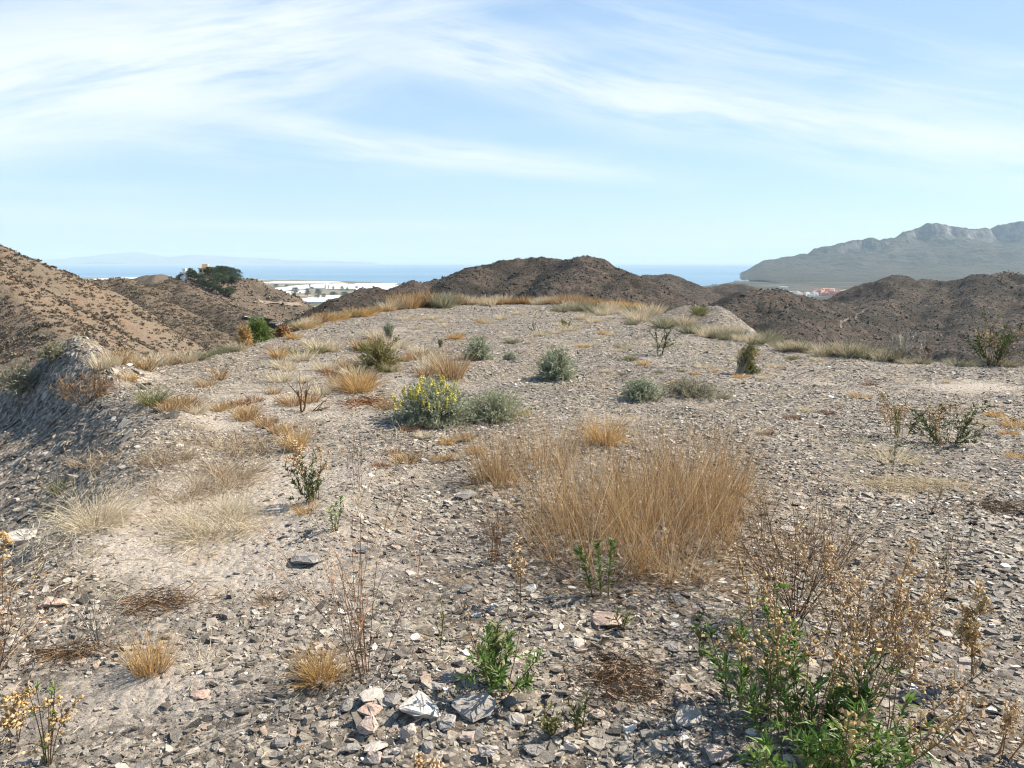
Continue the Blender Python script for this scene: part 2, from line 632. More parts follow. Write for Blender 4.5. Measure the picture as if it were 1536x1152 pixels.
def grow(rng, n, R, h, spread, levels=2, kids=4, wander=0.12, s=5, r0=0.003, bend=0.0, kid_ang=0.6, kid_len=0.5, tmin=0.3):
    """branching stems; returns centre lines, radii and level per line"""
    a = rng.rand(n) * 2 * PI
    rad = R * np.sqrt(rng.rand(n))
    base = np.stack([rad * np.cos(a), rad * np.sin(a), np.full(n, -0.01)], 1)
    tilt = spread * (0.15 + 0.85 * rng.rand(n))
    P = curve(base, a + rng.randn(n) * 0.4, tilt, h * (0.65 + 0.4 * rng.rand(n)), bend * np.ones(n), s, rng, wander)
    out, rr, lv = [P], [r0 * np.linspace(1, 0.45, s)[None].repeat(n, 0)], [np.zeros(n, int)]
    par, pr = P, r0
    ln = h
    for l in range(1, levels + 1):
        m = len(par) * kids
        idx = np.repeat(np.arange(len(par)), kids)
        t = (tmin + (0.98 - tmin) * rng.rand(m)) * (s - 1)
        i0 = np.minimum(t.astype(int), s - 2)
        f = (t - i0)[:, None]
        b = par[idx, i0] * (1 - f) + par[idx, i0 + 1] * f
        tg = norm(par[idx, i0 + 1] - par[idx, i0])
        dv = norm(tg + rng.randn(m, 3) * kid_ang + np.array([0, 0, 0.15]))
        az2, ti2 = np.arctan2(dv[:, 1], dv[:, 0]), np.arccos(np.clip(dv[:, 2], -1, 1))
        ln *= kid_len
        Q = curve(b, az2, ti2, ln * (0.5 + 0.7 * rng.rand(m)), bend * np.ones(m), s, rng, wander)
        pr *= 0.62
        out.append(Q)
        rr.append(pr * np.linspace(1, 0.4, s)[None].repeat(m, 0))
        lv.append(np.full(m, l))
        par = Q
    return np.concatenate(out), np.concatenate(rr), np.concatenate(lv)


def along(P, rng, per, t0=0.1, t1=1.0):
    """points and tangents scattered along lines"""
    n, s, _ = P.shape
    m = n * per
    idx = np.repeat(np.arange(n), per)
    t = (t0 + (t1 - t0) * rng.rand(m)) * (s - 1)
    i0 = np.minimum(t.astype(int), s - 2)
    f = (t - i0)[:, None]
    return P[idx, i0] * (1 - f) + P[idx, i0 + 1] * f, norm(P[idx, i0 + 1] - P[idx, i0]), idx


# ------------------------------------------------------------------ materials
def new_mat(name):
    m = bpy.data.materials.new(name)
    m.use_nodes = True
    m.node_tree.nodes.clear()
    return m, NB(m.node_tree)


def leaf_mat(name, stops, trans=0.3, rough=0.7, spec=0.25):
    m, B = new_mat(name)
    at = B.n('ShaderNodeAttribute', attribute_name='tone')
    col = B.ramp(at.outputs['Fac'], stops)
    p = B.n('ShaderNodeBsdfPrincipled', {'Base Color': col, 'Roughness': rough, 'Specular IOR Level': spec})
    if trans > 0:
        tr = B.n('ShaderNodeBsdfTranslucent', {'Color': col})
        sh = B.n('ShaderNodeMixShader', {0: trans, 1: p.outputs[0], 2: tr.outputs[0]}).outputs[0]
    else:
        sh = p.outputs[0]
    B.n('ShaderNodeOutputMaterial', {'Surface': sh})
    return m


M = {}
M['straw'] = leaf_mat('straw', [(0, (0.13, 0.07, 0.032)), (0.45, (0.36, 0.225, 0.105)), (0.8, (0.52, 0.37, 0.19)), (1, (0.70, 0.56, 0.36))], 0.3)
M['pale_straw'] = leaf_mat('pale_straw', [(0, (0.34, 0.27, 0.17)), (0.5, (0.55, 0.46, 0.32)), (1, (0.70, 0.62, 0.46))], 0.3)
M['orange_straw'] = leaf_mat('orange_straw', [(0, (0.26, 0.15, 0.055)), (0.5, (0.48, 0.30, 0.115)), (1, (0.64, 0.45, 0.21))], 0.35)
M['brown_twig'] = leaf_mat('brown_twig', [(0, (0.08, 0.05, 0.03)), (0.5, (0.20, 0.12, 0.065)), (1, (0.36, 0.23, 0.12))], 0.0)
M['red_twig'] = leaf_mat('red_twig', [(0, (0.14, 0.06, 0.03)), (0.5, (0.30, 0.14, 0.06)), (1, (0.46, 0.26, 0.11))], 0.0)
M['grey_twig'] = leaf_mat('grey_twig', [(0, (0.16, 0.14, 0.11)), (0.5, (0.33, 0.29, 0.23)), (1, (0.52, 0.46, 0.37))], 0.0)
M['green_leaf'] = leaf_mat('green_leaf', [(0, (0.035, 0.068, 0.014)), (0.4, (0.09, 0.165, 0.03)), (0.78, (0.17, 0.26, 0.06)), (0.93, (0.25, 0.25, 0.08)), (1, (0.33, 0.25, 0.11))], 0.4, 0.5, 0.4)
M['dark_leaf'] = leaf_mat('dark_leaf', [(0, (0.03, 0.045, 0.015)), (0.6, (0.07, 0.10, 0.03)), (1, (0.16, 0.17, 0.06))], 0.3)
M['olive_leaf'] = leaf_mat('olive_leaf', [(0, (0.07, 0.08, 0.025)), (0.6, (0.17, 0.17, 0.06)), (1, (0.32, 0.29, 0.12))], 0.3)
M['sage_leaf'] = leaf_mat('sage_leaf', [(0, (0.13, 0.155, 0.09)), (0.5, (0.27, 0.30, 0.185)), (1, (0.46, 0.48, 0.33))], 0.25)
M['sage_grass'] = leaf_mat('sage_grass', [(0, (0.12, 0.115, 0.07)), (0.5, (0.23, 0.215, 0.135)), (1, (0.40, 0.37, 0.25))], 0.3)
M['yellow_flower'] = leaf_mat('yellow_flower', [(0, (0.52, 0.42, 0.05)), (1, (0.82, 0.72, 0.14))], 0.25)
M['seed_head'] = leaf_mat('seed_head', [(0, (0.32, 0.19, 0.09)), (0.5, (0.55, 0.38, 0.20)), (1, (0.76, 0.60, 0.40))], 0.3)
M['gold_head'] = leaf_mat('gold_head', [(0, (0.26, 0.15, 0.055)), (0.5, (0.48, 0.32, 0.14)), (1, (0.72, 0.55, 0.30))], 0.3)
M['pine_needle'] = leaf_mat('pine_needle', [(0, (0.022, 0.036, 0.018)), (0.5, (0.062, 0.088, 0.045)), (1, (0.15, 0.18, 0.095))], 0.15)
M['tan_wisp'] = leaf_mat('tan_wisp', [(0, (0.20, 0.14, 0.085)), (0.5, (0.38, 0.29, 0.19)), (1, (0.58, 0.48, 0.35))], 0.2)
M['bark'] = leaf_mat('bark', [(0, (0.07, 0.05, 0.035)), (1, (0.18, 0.13, 0.09))], 0.0)
M['dark_scrub'] = leaf_mat('dark_scrub', [(0, (0.02, 0.018, 0.012)), (0.5, (0.04, 0.034, 0.023)), (0.85, (0.08, 0.066, 0.046)), (1, (0.15, 0.12, 0.085))], 0.1)
M['scrub'] = leaf_mat('scrub', [(0, (0.085, 0.068, 0.05)), (0.5, (0.155, 0.122, 0.086)), (0.8, (0.23, 0.18, 0.125)), (1, (0.31, 0.25, 0.17))], 0.15)


def stone_mat(name, stops, scale=22.0):
    m, B = new_mat(name)
    at = B.n('ShaderNodeAttribute', attribute_name='tone')
    geo = B.n('ShaderNodeNewGeometry')
    col = B.ramp(at.outputs['Fac'], stops)
    n1 = B.noise(geo.outputs['Position'], scale, 6, 0.65)
    col = B.mix(0.75, col, B.ramp(n1, [(0.25, 0.35), (0.5, 0.9), (0.8, 1.35)]), 'MULTIPLY')
    n2 = B.noise(geo.outputs['Position'], scale * 5, 5, 0.7)
    oc = B.n('ShaderNodeTexCoord').outputs['Object']
    bed = B.n('ShaderNodeMapping', {'Vector': oc, 'Scale': (scale * 0.6, scale * 0.6, scale * 9)})
    bn = B.noise(bed.outputs[0], 1.0, 4, 0.6)
    col = B.mix(0.5, col, B.ramp(bn, [(0.3, 0.6), (0.6, 1.1)]), 'MULTIPLY')
    bp = B.n('ShaderNodeBump', {'Strength': 0.7, 'Distance': 0.008, 'Height': B.m('ADD', n2, B.m('MULTIPLY', bn, 1.3))})
    p = B.n('ShaderNodeBsdfPrincipled', {'Base Color': col, 'Roughness': 0.72, 'Specular IOR Level': 0.35, 'Normal': bp.outputs[0]})
    B.n('ShaderNodeOutputMaterial', {'Surface': p.outputs[0]})
    return m


M['chip'] = stone_mat('slate_chip', [(0, (0.060, 0.050, 0.041)), (0.25, (0.14, 0.118, 0.096)), (0.55, (0.265, 0.23, 0.186)), (0.8, (0.445, 0.39, 0.32)),
                                     (0.93, (0.33, 0.245, 0.185)), (1, (0.62, 0.57, 0.50))], 30)
M['slab'] = stone_mat('slate_slab', [(0, (0.13, 0.125, 0.12)), (0.35, (0.27, 0.24, 0.21)), (0.6, (0.42, 0.37, 0.32)), (0.8, (0.42, 0.29, 0.22)), (1, (0.50, 0.47, 0.42))], 14)


def ground_mat():
    m, B = new_mat('gravel_ground')
    geo = B.n('ShaderNodeNewGeometry')
    pos = geo.outputs['Position']
    sand = B.n('ShaderNodeAttribute', attribute_name='sand').outputs['Fac']
    wv = B.n('ShaderNodeVectorMath', {0: pos, 1: B.n('ShaderNodeVectorMath', {0: B.noise(pos, 14, 2, out=1), 3: 0.03}, operation='SCALE').outputs[0]}, operation='ADD').outputs[0]

    def vor(sc):
        v = B.n('ShaderNodeTexVoronoi', {'Vector': wv, 'Scale': sc, 'Randomness': 1.0}, feature='F1')
        return v
    va, vb, vc = vor(26), vor(60), vor(9)

    def rnd(v):
        return B.n('ShaderNodeSeparateColor', {0: v.outputs['Color']}).outputs[0]
    tone = B.m('ADD', B.m('MULTIPLY', rnd(va), 0.5), B.m('ADD', B.m('MULTIPLY', rnd(vb), 0.3), B.m('MULTIPLY', rnd(vc), 0.2)))
    grav = B.ramp(tone, [(0.12, (0.045, 0.038, 0.031)), (0.4, (0.12, 0.104, 0.086)), (0.6, (0.21, 0.184, 0.153)), (0.85, (0.36, 0.32, 0.27))])
    big = B.noise(pos, 0.6, 4)
    tint = B.ramp(big, [(0.35, (0.85, 0.83, 0.83)), (0.55, (1.0, 0.96, 0.90)), (0.7, (1.08, 0.95, 0.80))])
    grav = B.mix(1.0, grav, tint, 'MULTIPLY')
    fine = B.noise(pos, 90, 5, 0.7)
    dust = B.ramp(fine, [(0.3, (0.22, 0.185, 0.15)), (0.5, (0.35, 0.30, 0.25)), (0.75, (0.50, 0.44, 0.375))])
    sandn = B.smooth(B.m('ADD', sand, B.m('MULTIPLY', B.m('SUBTRACT', B.noise(pos, 6, 5, 0.7), 0.5), 0.8)), 0.15, 0.75)
    col = B.mix(B.m('MULTIPLY', sandn, 0.85), grav, dust)
    lit = B.smooth(B.noise(pos, 1.9, 5, 0.65), 0.52, 0.72)
    col = B.mix(B.m('MULTIPLY', lit, 0.5), col, (0.25, 0.175, 0.10))
    hgt = B.m('ADD', B.m('MULTIPLY', B.m('SUBTRACT', 1.0, va.outputs['Distance']), 0.8),
              B.m('ADD', B.m('MULTIPLY', rnd(va), 0.6), B.m('ADD', B.m('MULTIPLY', rnd(vb), 0.4), B.m('MULTIPLY', fine, 0.5))))
    bp = B.n('ShaderNodeBump', {'Strength': 0.9, 'Distance': 0.02, 'Height': hgt})
    p = B.n('ShaderNodeBsdfPrincipled', {'Base Color': col, 'Roughness': 0.9, 'Specular IOR Level': 0.2, 'Normal': bp.outputs[0]})
    B.n('ShaderNodeOutputMaterial', {'Surface': p.outputs[0]})
    return m


M['ground'] = ground_mat()


def hill_mat(name, soil, rock, cover, cover_amt, sc=1.0, bump=0.6, speck=0.0):
    """dry hillside: soil, rock showing through and low dry ground cover"""
    m, B = new_mat(name)
    pos = B.n('ShaderNodeNewGeometry').outputs['Position']
    a = B.noise(pos, 0.045 * sc, 6, 0.6)
    b = B.noise(pos, 0.35 * sc, 6, 0.7)
    c = B.noise(pos, 1.6 * sc, 5, 0.7)
    col = B.mix(B.smooth(b, 0.42, 0.66), soil, rock)
    col = B.mix(B.m('MULTIPLY', B.smooth(B.m('ADD', B.m('MULTIPLY', a, 0.5), B.m('MULTIPLY', c, 0.5)), 0.44, 0.58), cover_amt), col, cover)
    col = B.mix(0.7, col, B.ramp(c, [(0.3, 0.55), (0.5, 0.95), (0.72, 1.5)]), 'MULTIPLY')
    if speck:                                      # loose stones and bushes a metre or so across
        d = B.noise(pos, 0.9, 3, 0.8)
        col = B.mix(speck, col, B.ramp(d, [(0.34, 0.35), (0.48, 0.9), (0.6, 1.25), (0.72, 2.6)]), 'MULTIPLY')
    hg = B.m('ADD', B.m('MULTIPLY', b, 1.5), B.m('MULTIPLY', c, 0.6))
    bp = B.n('ShaderNodeBump', {'Strength': bump, 'Distance': 1.2, 'Height': hg})
    p = B.n('ShaderNodeBsdfPrincipled', {'Base Color': col, 'Roughness': 0.95, 'Specular IOR Level': 0.1, 'Normal': bp.outputs[0]})
    B.n('ShaderNodeOutputMaterial', {'Surface': p.outputs[0]})
    return m


M['ochre_hill'] = hill_mat('ochre_hill', (0.185, 0.145, 0.106), (0.17, 0.104, 0.064), (0.125, 0.102, 0.076), 0.65, 1.4)
M['brown_hill'] = hill_mat('brown_hill', (0.14, 0.106, 0.076), (0.10, 0.073, 0.053), (0.075, 0.062, 0.045), 0.7)
M['dark_hill'] = hill_mat('dark_hill', (0.052, 0.038, 0.028), (0.12, 0.088, 0.066), (0.022, 0.018, 0.013), 0.85, 0.7, 0.9, 1.0)
M['valley'] = hill_mat('valley_floor', (0.085, 0.066, 0.047), (0.062, 0.051, 0.036), (0.045, 0.04, 0.028), 0.6, 0.5, 0.3)

# ------------------------------------------------------------------ terrain sheets
CX, CY = 0.0, -3.0


def polar(r, a):
    A, R_ = np.meshgrid(a, r)
    return CX + R_ * np.sin(A), CY + R_ * np.cos(A)


def grid_faces(nr, nc):
    i = (np.arange(nr - 1)[:, None] * nc + np.arange(nc - 1)[None]).ravel()
    return np.stack([i, i + 1, i + nc + 1, i + nc], 1)[:, ::-1]


def struct(name, me):
    o = obj(name, me)
    o['kind'] = 'structure'
    return o


def stuff(name, me, label=None, cat=None):
    o = obj(name, me)
    o['kind'] = 'stuff'
    if label:
        tag(o, label, cat)
    return o


AZ = np.linspace(-math.radians(56), math.radians(56), 1101)
r1 = np.exp(np.linspace(math.log(3.2), math.log(48), 720))
X, Y = polar(r1, AZ)
Z, OWN = H(X, Y, True)
fine_amp = sstep(-poly_sd(X, Y, PLATEAU), -6, 0)
Z = Z + fine_amp * 0.007 * fbm(X * 14, Y * 14, 3, 0.6)
struct('ground', mesh_np('ground', np.stack([X, Y, Z], -1), [grid_faces(*X.shape)[:, ::-1]], M['ground'], smooth=True,
                         extra={'sand': sand_mask(X, Y).ravel()}))

r2 = np.exp(np.linspace(math.log(48), math.log(1500), 560))
AZ2 = AZ[::1]
X, Y = polar(r2, AZ2)
Z, OWN = H(X, Y, True)
V = np.stack([X, Y, Z], -1).reshape(-1, 3)
F = grid_faces(*X.shape)[:, ::-1]
fo = OWN.ravel()[F[:, 0]]
HILL_MATS = {'hill_a': 'ochre_hill', 'hill_b': 'brown_hill', 'hill_c': 'brown_hill', 'hill_d': 'brown_hill'}
for gi in [-1] + list(range(len(RIDGES))):
    sel = F[(fo == gi) | ((fo == -2) & (gi == -1))]
    if not len(sel):
        continue
    used, inv = np.unique(sel, return_inverse=True)
    mt = M['valley'] if gi < 0 else M[HILL_MATS.get(RIDGES[gi][0], 'dark_hill')]
    struct('valley' if gi < 0 else 'hill', mesh_np('terrain', V[used], [inv.reshape(-1, 4)], mt, smooth=True))

# ------------------------------------------------------------------ coastal plain, sea, far land, mountain
coast = [(-900, 417), (-200, 417), (130, 416), (300, 417), (400, 418), (470, 420), (560, 423), (640, 426), (760, 429), (930, 431), (1035, 430.5),
         (1075, 427), (1108, 421.5), (1124, 417.5), (1200, 411), (1400, 405), (2400, 402)]
cw = np.array([hit_z(px, py, SEA_Z)[:2] for px, py in coast])
ca, cr = np.arctan2(cw[:, 0], cw[:, 1]), np.hypot(cw[:, 0], cw[:, 1])
A3 = np.linspace(-1.05, 1.05, 421)
cr_i = np.interp(A3, ca, cr) * (1 + 0.012 * fbm(A3 * 40, A3 * 0, 3))
tt = np.linspace(0, 1, 90)
R3 = 1300 + tt[:, None] ** 1.3 * (cr_i[None] - 1300)
X, Y = R3 * np.sin(A3)[None], R3 * np.cos(A3)[None]
Z = -94 - 23 * sstep(tt, 0, 0.8)[:, None] + np.where(tt[:, None] < 0.97, 1.2, 0.0) * fbm(X / 300, Y / 300, 3)
Z = np.where(tt[:, None] > 0.985, SEA_Z - 1.0, np.maximum(Z, SEA_Z + 0.8))


def plain_mat():
    m, B = new_mat('coastal_plain')
    pos = B.n('ShaderNodeNewGeometry').outputs['Position']
    v = B.n('ShaderNodeTexVoronoi', {'Vector': pos, 'Scale': 0.006}, feature='F1', distance='CHEBYCHEV')
    r = B.n('ShaderNodeSeparateColor', {0: v.outputs['Color']}).outputs[0]
    col = B.ramp(r, [(0.0, (0.12, 0.10, 0.075)), (0.3, (0.07, 0.07, 0.045)), (0.55, (0.20, 0.165, 0.125)), (0.75, (0.09, 0.085, 0.055)), (0.93, (0.27, 0.23, 0.18))], 'CONSTANT')
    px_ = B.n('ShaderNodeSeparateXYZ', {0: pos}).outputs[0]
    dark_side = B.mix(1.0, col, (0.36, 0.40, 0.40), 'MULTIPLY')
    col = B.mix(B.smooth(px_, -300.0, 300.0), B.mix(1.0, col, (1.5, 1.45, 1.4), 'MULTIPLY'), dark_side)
    n = B.noise(pos, 0.02, 6, 0.7)
    col = B.mix(0.8, col, B.ramp(n, [(0.3, 0.5), (0.7, 1.3)]), 'MULTIPLY')
    p = B.n('ShaderNodeBsdfPrincipled', {'Base Color': col, 'Roughness': 0.95, 'Specular IOR Level': 0.1})
    B.n('ShaderNodeOutputMaterial', {'Surface': p.outputs[0]})
    return m


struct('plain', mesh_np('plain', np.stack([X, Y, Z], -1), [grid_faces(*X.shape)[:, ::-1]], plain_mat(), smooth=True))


def sea_mat():
    m, B = new_mat('sea_water')
    pos = B.n('ShaderNodeNewGeometry').outputs['Position']
    sc = B.n('ShaderNodeMapping', {'Vector': pos, 'Scale': (0.35, 1.0, 1.0)}, vector_type='POINT')
    n = B.noise(sc.outputs[0], 0.0009, 4, 0.6)
    col = B.mix(B.smooth(n, 0.35, 0.65), (0.10, 0.185, 0.27), (0.13, 0.225, 0.31))
    p = B.n('ShaderNodeBsdfPrincipled', {'Base Color': col, 'Roughness': 0.55, 'Specular IOR Level': 0.25, 'IOR': 1.33})
    B.n('ShaderNodeOutputMaterial', {'Surface': p.outputs[0]})
    return m


SR = np.exp(np.linspace(math.log(1200), math.log(40500), 44))
SA = np.linspace(-1.1, 1.1, 81)
A, R_ = np.meshgrid(SA, SR)
struct('sea', mesh_np('sea', np.stack([R_ * np.sin(A), R_ * np.cos(A), np.full(A.shape, SEA_Z)], -1), [grid_faces(*A.shape)[:, ::-1]], sea_mat()))


def range_sheet(name, line, xr, yr, nx, ny, prof, mat, seed, nscale, namp, head_az=None):
    pts = [P3(*q) for q in line]
    X, Y = np.meshgrid(np.linspace(*xr, nx), np.linspace(*yr, ny))
    best = np.full(X.shape, -1e9)
    wx = X + nscale * 0.35 * fbm(X / nscale + seed, Y / nscale, 3)
    wy = Y + nscale * 0.35 * fbm(X / nscale - seed, Y / nscale + 3, 3)
    for a, b in zip(pts[:-1], pts[1:]):
        ex, ey, ez = b - a
        t = np.clip(((wx - a[0]) * ex + (wy - a[1]) * ey) / (ex * ex + ey * ey), 0, 1)
        d = np.hypot(wx - a[0] - t * ex, wy - a[1] - t * ey)
        zr = a[2] + t * ez
        best = np.maximum(best, prof(zr - SEA_Z, d, wy - a[1] - t * ey))
    rel = sstep(best, 5, 150)
    Z = SEA_Z + best + rel * namp * (ridged(X / nscale, Y / nscale, 5, 0.55) - 0.25)
    if head_az is not None:                        # the headland drops steeply into the sea at its left end
        az_ = np.degrees(np.arctan2(X, Y)) + 0.35 * fbm(Y / 400, X / 400, 3)
        Z = SEA_Z + (Z - SEA_Z) * sstep(az_, head_az - 0.5, head_az + 1.7) ** 0.8 - 10 * sstep(az_, head_az + 0.2, head_az - 0.4)
    Z = np.maximum(Z, SEA_Z - 6)
    return struct(name, mesh_np(name, np.stack([X, Y, Z], -1), [grid_faces(ny, nx)[:, ::-1]], mat, smooth=True))


def mountain_mat():
    m, B = new_mat('limestone_mountain')
    geo = B.n('ShaderNodeNewGeometry')
    pos = geo.outputs['Position']
    up = B.n('ShaderNodeSeparateXYZ', {0: geo.outputs['Normal']}).outputs[2]
    st = B.n('ShaderNodeMapping', {'Vector': pos, 'Scale': (1.0, 1.0, 0.35)})
    n = B.noise(st.outputs[0], 0.016, 7, 0.68)
    n2 = B.noise(pos, 0.004, 5, 0.6)
    steep = B.smooth(B.m('ADD', up, B.m('MULTIPLY', B.m('SUBTRACT', n, 0.5), 0.9)), 0.86, 0.56)
    slope = B.ramp(n2, [(0.3, (0.026, 0.029, 0.022)), (0.5, (0.042, 0.041, 0.031)), (0.7, (0.075, 0.066, 0.05))])
    rock = B.ramp(n, [(0.34, (0.05, 0.048, 0.044)), (0.5, (0.13, 0.12, 0.11)), (0.68, (0.34, 0.315, 0.285))])
    col = B.mix(steep, slope, rock)
    bp = B.n('ShaderNodeBump', {'Strength': 1.0, 'Distance': 45.0, 'Height': n})
    p = B.n('ShaderNodeBsdfPrincipled', {'Base Color': col, 'Roughness': 0.95, 'Specular IOR Level': 0.1, 'Normal': bp.outputs[0]})
    B.n('ShaderNodeOutputMaterial', {'Surface': p.outputs[0]})
    return m


M['mountain'] = mountain_mat()


def prof_mtn(h, d, side):
    cliff = np.where(h > 200, 0.22, 0.08) * sstep(d, 20, 170)
    return h * (1 - cliff) * np.exp(-np.maximum(d - 20, 0) / 950.0) + 6 - 45 * sstep(d, 2000, 3300)


range_sheet('mountain', [(1108, 421, 5600), (1124, 415, 6200), (1140, 401, 6450), (1154, 397, 6500), (1178, 395, 6600), (1200, 386, 6700),
                         (1240, 373, 6800), (1280, 363, 6900), (1300, 361, 6900), (1332, 363, 7000), (1346, 349, 7000), (1382, 341, 7000),
                         (1412, 336, 7000), (1446, 346, 7150), (1482, 345, 7200), (1520, 336, 7300), (1560, 335, 7300), (1760, 334, 7500), (2100, 340, 7600)],
            (1500, 9500), (3300, 9200), 560, 420, prof_mtn, M['mountain'], 5.0, 400.0, 74.0, 17.2)
M['far_land'] = hill_mat('far_land', (0.16, 0.15, 0.13), (0.22, 0.2, 0.17), (0.1, 0.1, 0.08), 0.5, 0.01, 0.2)
range_sheet('far_coast', [(-150, 391, 38200), (60, 390, 38000), (130, 385, 38000), (175, 380, 38000), (190, 377, 38000), (215, 380, 38000), (260, 386, 38000),
                          (300, 383, 38000), (345, 385, 38000), (400, 388, 38000), (470, 391, 38000), (560, 394, 38000)],
            (-36000, -4000), (35500, 40300), 260, 60, lambda h, d, s: h - d * 0.22, M['far_land'], 9.0, 2200.0, 120.0)

# ------------------------------------------------------------------ haze
hz_m, B = new_mat('haze_air')
pv = B.n('ShaderNodeVolumePrincipled', {'Color': (0.66, 0.86, 1.0), 'Density': 4.1e-5, 'Anisotropy': 0.0})
B.n('ShaderNodeOutputMaterial', {'Volume': pv.outputs[0]})
bm = bmesh.new()
bmesh.ops.create_cube(bm, size=1.0)
hm = bpy.data.meshes.new('haze')
bm.to_mesh(hm)
bm.free()
hm.materials.append(hz_m)
hz = stuff('haze', hm, 'pale blue haze over the plain, sea and far mountain', 'haze')
hz.scale = (90000, 44000, 640)
hz.location = (0, 21000, SEA_Z - 8 + 320)

# ------------------------------------------------------------------ loose slate chips (uncountable)
def chips(rng, x, y, z, size, nslope, flat=0.17, tilt=0.24):
    n = len(x)
    k = 6
    a = np.sort(rng.rand(n, k) * 0.75 + np.arange(k)[None], axis=1) * (2 * PI / k)
    asp = 0.42 + 0.5 * rng.rand(n, 1)
    rad = 0.72 + 0.5 * rng.rand(n, k)
    px_, py_ = np.cos(a) * rad, np.sin(a) * rad * asp
    th = (flat * (0.5 + 1.1 * rng.rand(n)))[:, None]
    ins = 0.74 + 0.24 * rng.rand(n, k)
    sx, sy = rng.randn(n, 1) * 0.08, rng.randn(n, 1) * 0.08
    bot = np.stack([px_, py_, np.zeros((n, k)) - th], -1)
    top = np.stack([px_ * ins + sx, py_ * ins + sy, th * (0.75 + 0.5 * rng.rand(n, k))], -1)
    V = np.concatenate([bot, top], 1) * (size[:, None, None] * 0.5)
    yaw = rng.rand(n) * 2 * PI
    c, s = np.cos(yaw)[:, None], np.sin(yaw)[:, None]
    X_, Y_ = V[..., 0] * c - V[..., 1] * s, V[..., 0] * s + V[..., 1] * c
    tx, ty = rng.randn(n) * tilt + nslope[0], rng.randn(n) * tilt + nslope[1]
    Z_ = V[..., 2] + X_ * tx[:, None] + Y_ * ty[:, None]
    V = np.stack([X_ + x[:, None], Y_ + y[:, None], Z_ + (z + size * flat * 0.12)[:, None]], -1)
    b = np.arange(n)[:, None] * 12
    q = np.concatenate([np.stack([b[:, 0] + i, b[:, 0] + (i + 1) % 6, b[:, 0] + 6 + (i + 1) % 6, b[:, 0] + 6 + i], 1) for i in range(6)])
    return V.reshape(-1, 3), [b + 6 + np.arange(6)[None], q]


rng = np.random.RandomState(11)
G = Geo()
BANDS = [(1.5, 3.2, 2600, 0.020, 0.6), (1.5, 3.4, 3600, 0.010, 0.3), (3.2, 5.0, 2700, 0.020, 0.6), (5.0, 8.0, 1900, 0.0195, 0.55), (8.0, 13.0, 800, 0.0245, 0.5),
         (13.0, 21.0, 270, 0.033, 0.45), (21.0, 31.0, 105, 0.046, 0.4)]
for y0, y1, dens, med, sig in BANDS:
    w0, w1 = 0.76 * y0 + 1.3, 0.76 * y1 + 1.3
    xl = min(w1, 11.5)
    n = int(dens * (y1 - y0) * 2 * xl)
    x, y = (rng.rand(n) * 2 - 1) * xl, y0 + (y1 - y0) * rng.rand(n)
    keep = np.abs(x) < 0.76 * y + 1.3
    keep &= poly_sd(x, y, PLATEAU) < 3.0
    sm = sand_mask(x, y)
    clump = fbm(x * 1.3 + 9, y * 1.3, 3)
    keep &= rng.rand(n) < np.clip(1.08 - 1.05 * sm + 0.6 * clump, 0.07, 1)
    x, y, sm, clump = x[keep], y[keep], sm[keep], clump[keep]
    z = Hn(x, y)
    e = 0.05
    sl = ((Hn(x + e, y) - z) / e, (Hn(x, y + e) - z) / e)
    size = np.minimum(med * np.exp(rng.randn(len(x)) * sig) * (1 - 0.45 * sm) * (1 + 0.35 * np.clip(clump, -0.5, 0.8)), med * 3.6)
    Vc, Fc = chips(rng, x, y, z, size, sl)
    tn = np.clip(0.50 + 0.06 * sstep(y, 4, 9) - 0.13 * sstep(poly_sd(x, y, PLATEAU), -0.1, 0.5) * (x < 0) + (0.26 - 0.08 * sstep(y, 4, 10)) * rng.randn(len(x)) + 0.12 * fbm(x * 0.8, y * 0.8, 2), 0, 1)  # chips left of the crest darkened: the bank's shade put into their tone
    tn = np.where(rng.rand(len(x)) < 0.05, 0.93, tn)
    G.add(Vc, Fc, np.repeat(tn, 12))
n = 7000                                           # coarser slate on the bank of spoil
x, y = -9.5 + 6.3 * rng.rand(n), 5.0 + 6.8 * rng.rand(n)
sdp = poly_sd(x, y, PLATEAU)
kp = (sdp > -0.35) & (sdp < 3.2) & (np.abs(x) < 0.8 * y + 1.3)
x, y = x[kp], y[kp]
z = Hn(x, y)
Vc, Fc = chips(rng, x, y, z, np.minimum(0.052 * np.exp(rng.randn(len(x)) * 0.5), 0.19), ((Hn(x + 0.05, y) - z) / 0.05, (Hn(x, y + 0.05) - z) / 0.05), 0.2, 0.36)
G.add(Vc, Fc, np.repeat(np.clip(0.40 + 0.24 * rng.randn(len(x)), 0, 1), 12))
stuff('gravel', G.build('gravel', M['chip']), 'loose grey slate chips covering the plateau', 'gravel')

# ------------------------------------------------------------------ dry litter and wisps between the chips (uncountable)
rng = np.random.RandomState(12)
G = Geo()
n = 26000
y = 1.6 + 15 * rng.rand(n) ** 1.7
x = (rng.rand(n) * 2 - 1) * (0.75 * y + 1)
pm = np.clip(0.25 + 1.1 * fbm(x * 0.6 + 2, y * 0.6, 3) + 0.55 * sstep(-x, 0.0, 1.8) * sstep(y, 2.5, 4.0), 0, 1)
kp = (rng.rand(n) < pm) & (poly_sd(x, y, PLATEAU) < 0.8)
x, y = x[kp], y[kp]
n = len(x)
base = np.stack([x, y, Hn(x, y) + 0.004], 1)
P = curve(base, rng.rand(n) * 2 * PI, 1.35 + 0.2 * rng.rand(n), 0.03 + 0.09 * rng.rand(n) ** 2, 0.25 * np.ones(n), 4, rng, 0.35)
P[..., 2] = np.maximum(P[..., 2], Hn(P[..., 0], P[..., 1]) + 0.006)
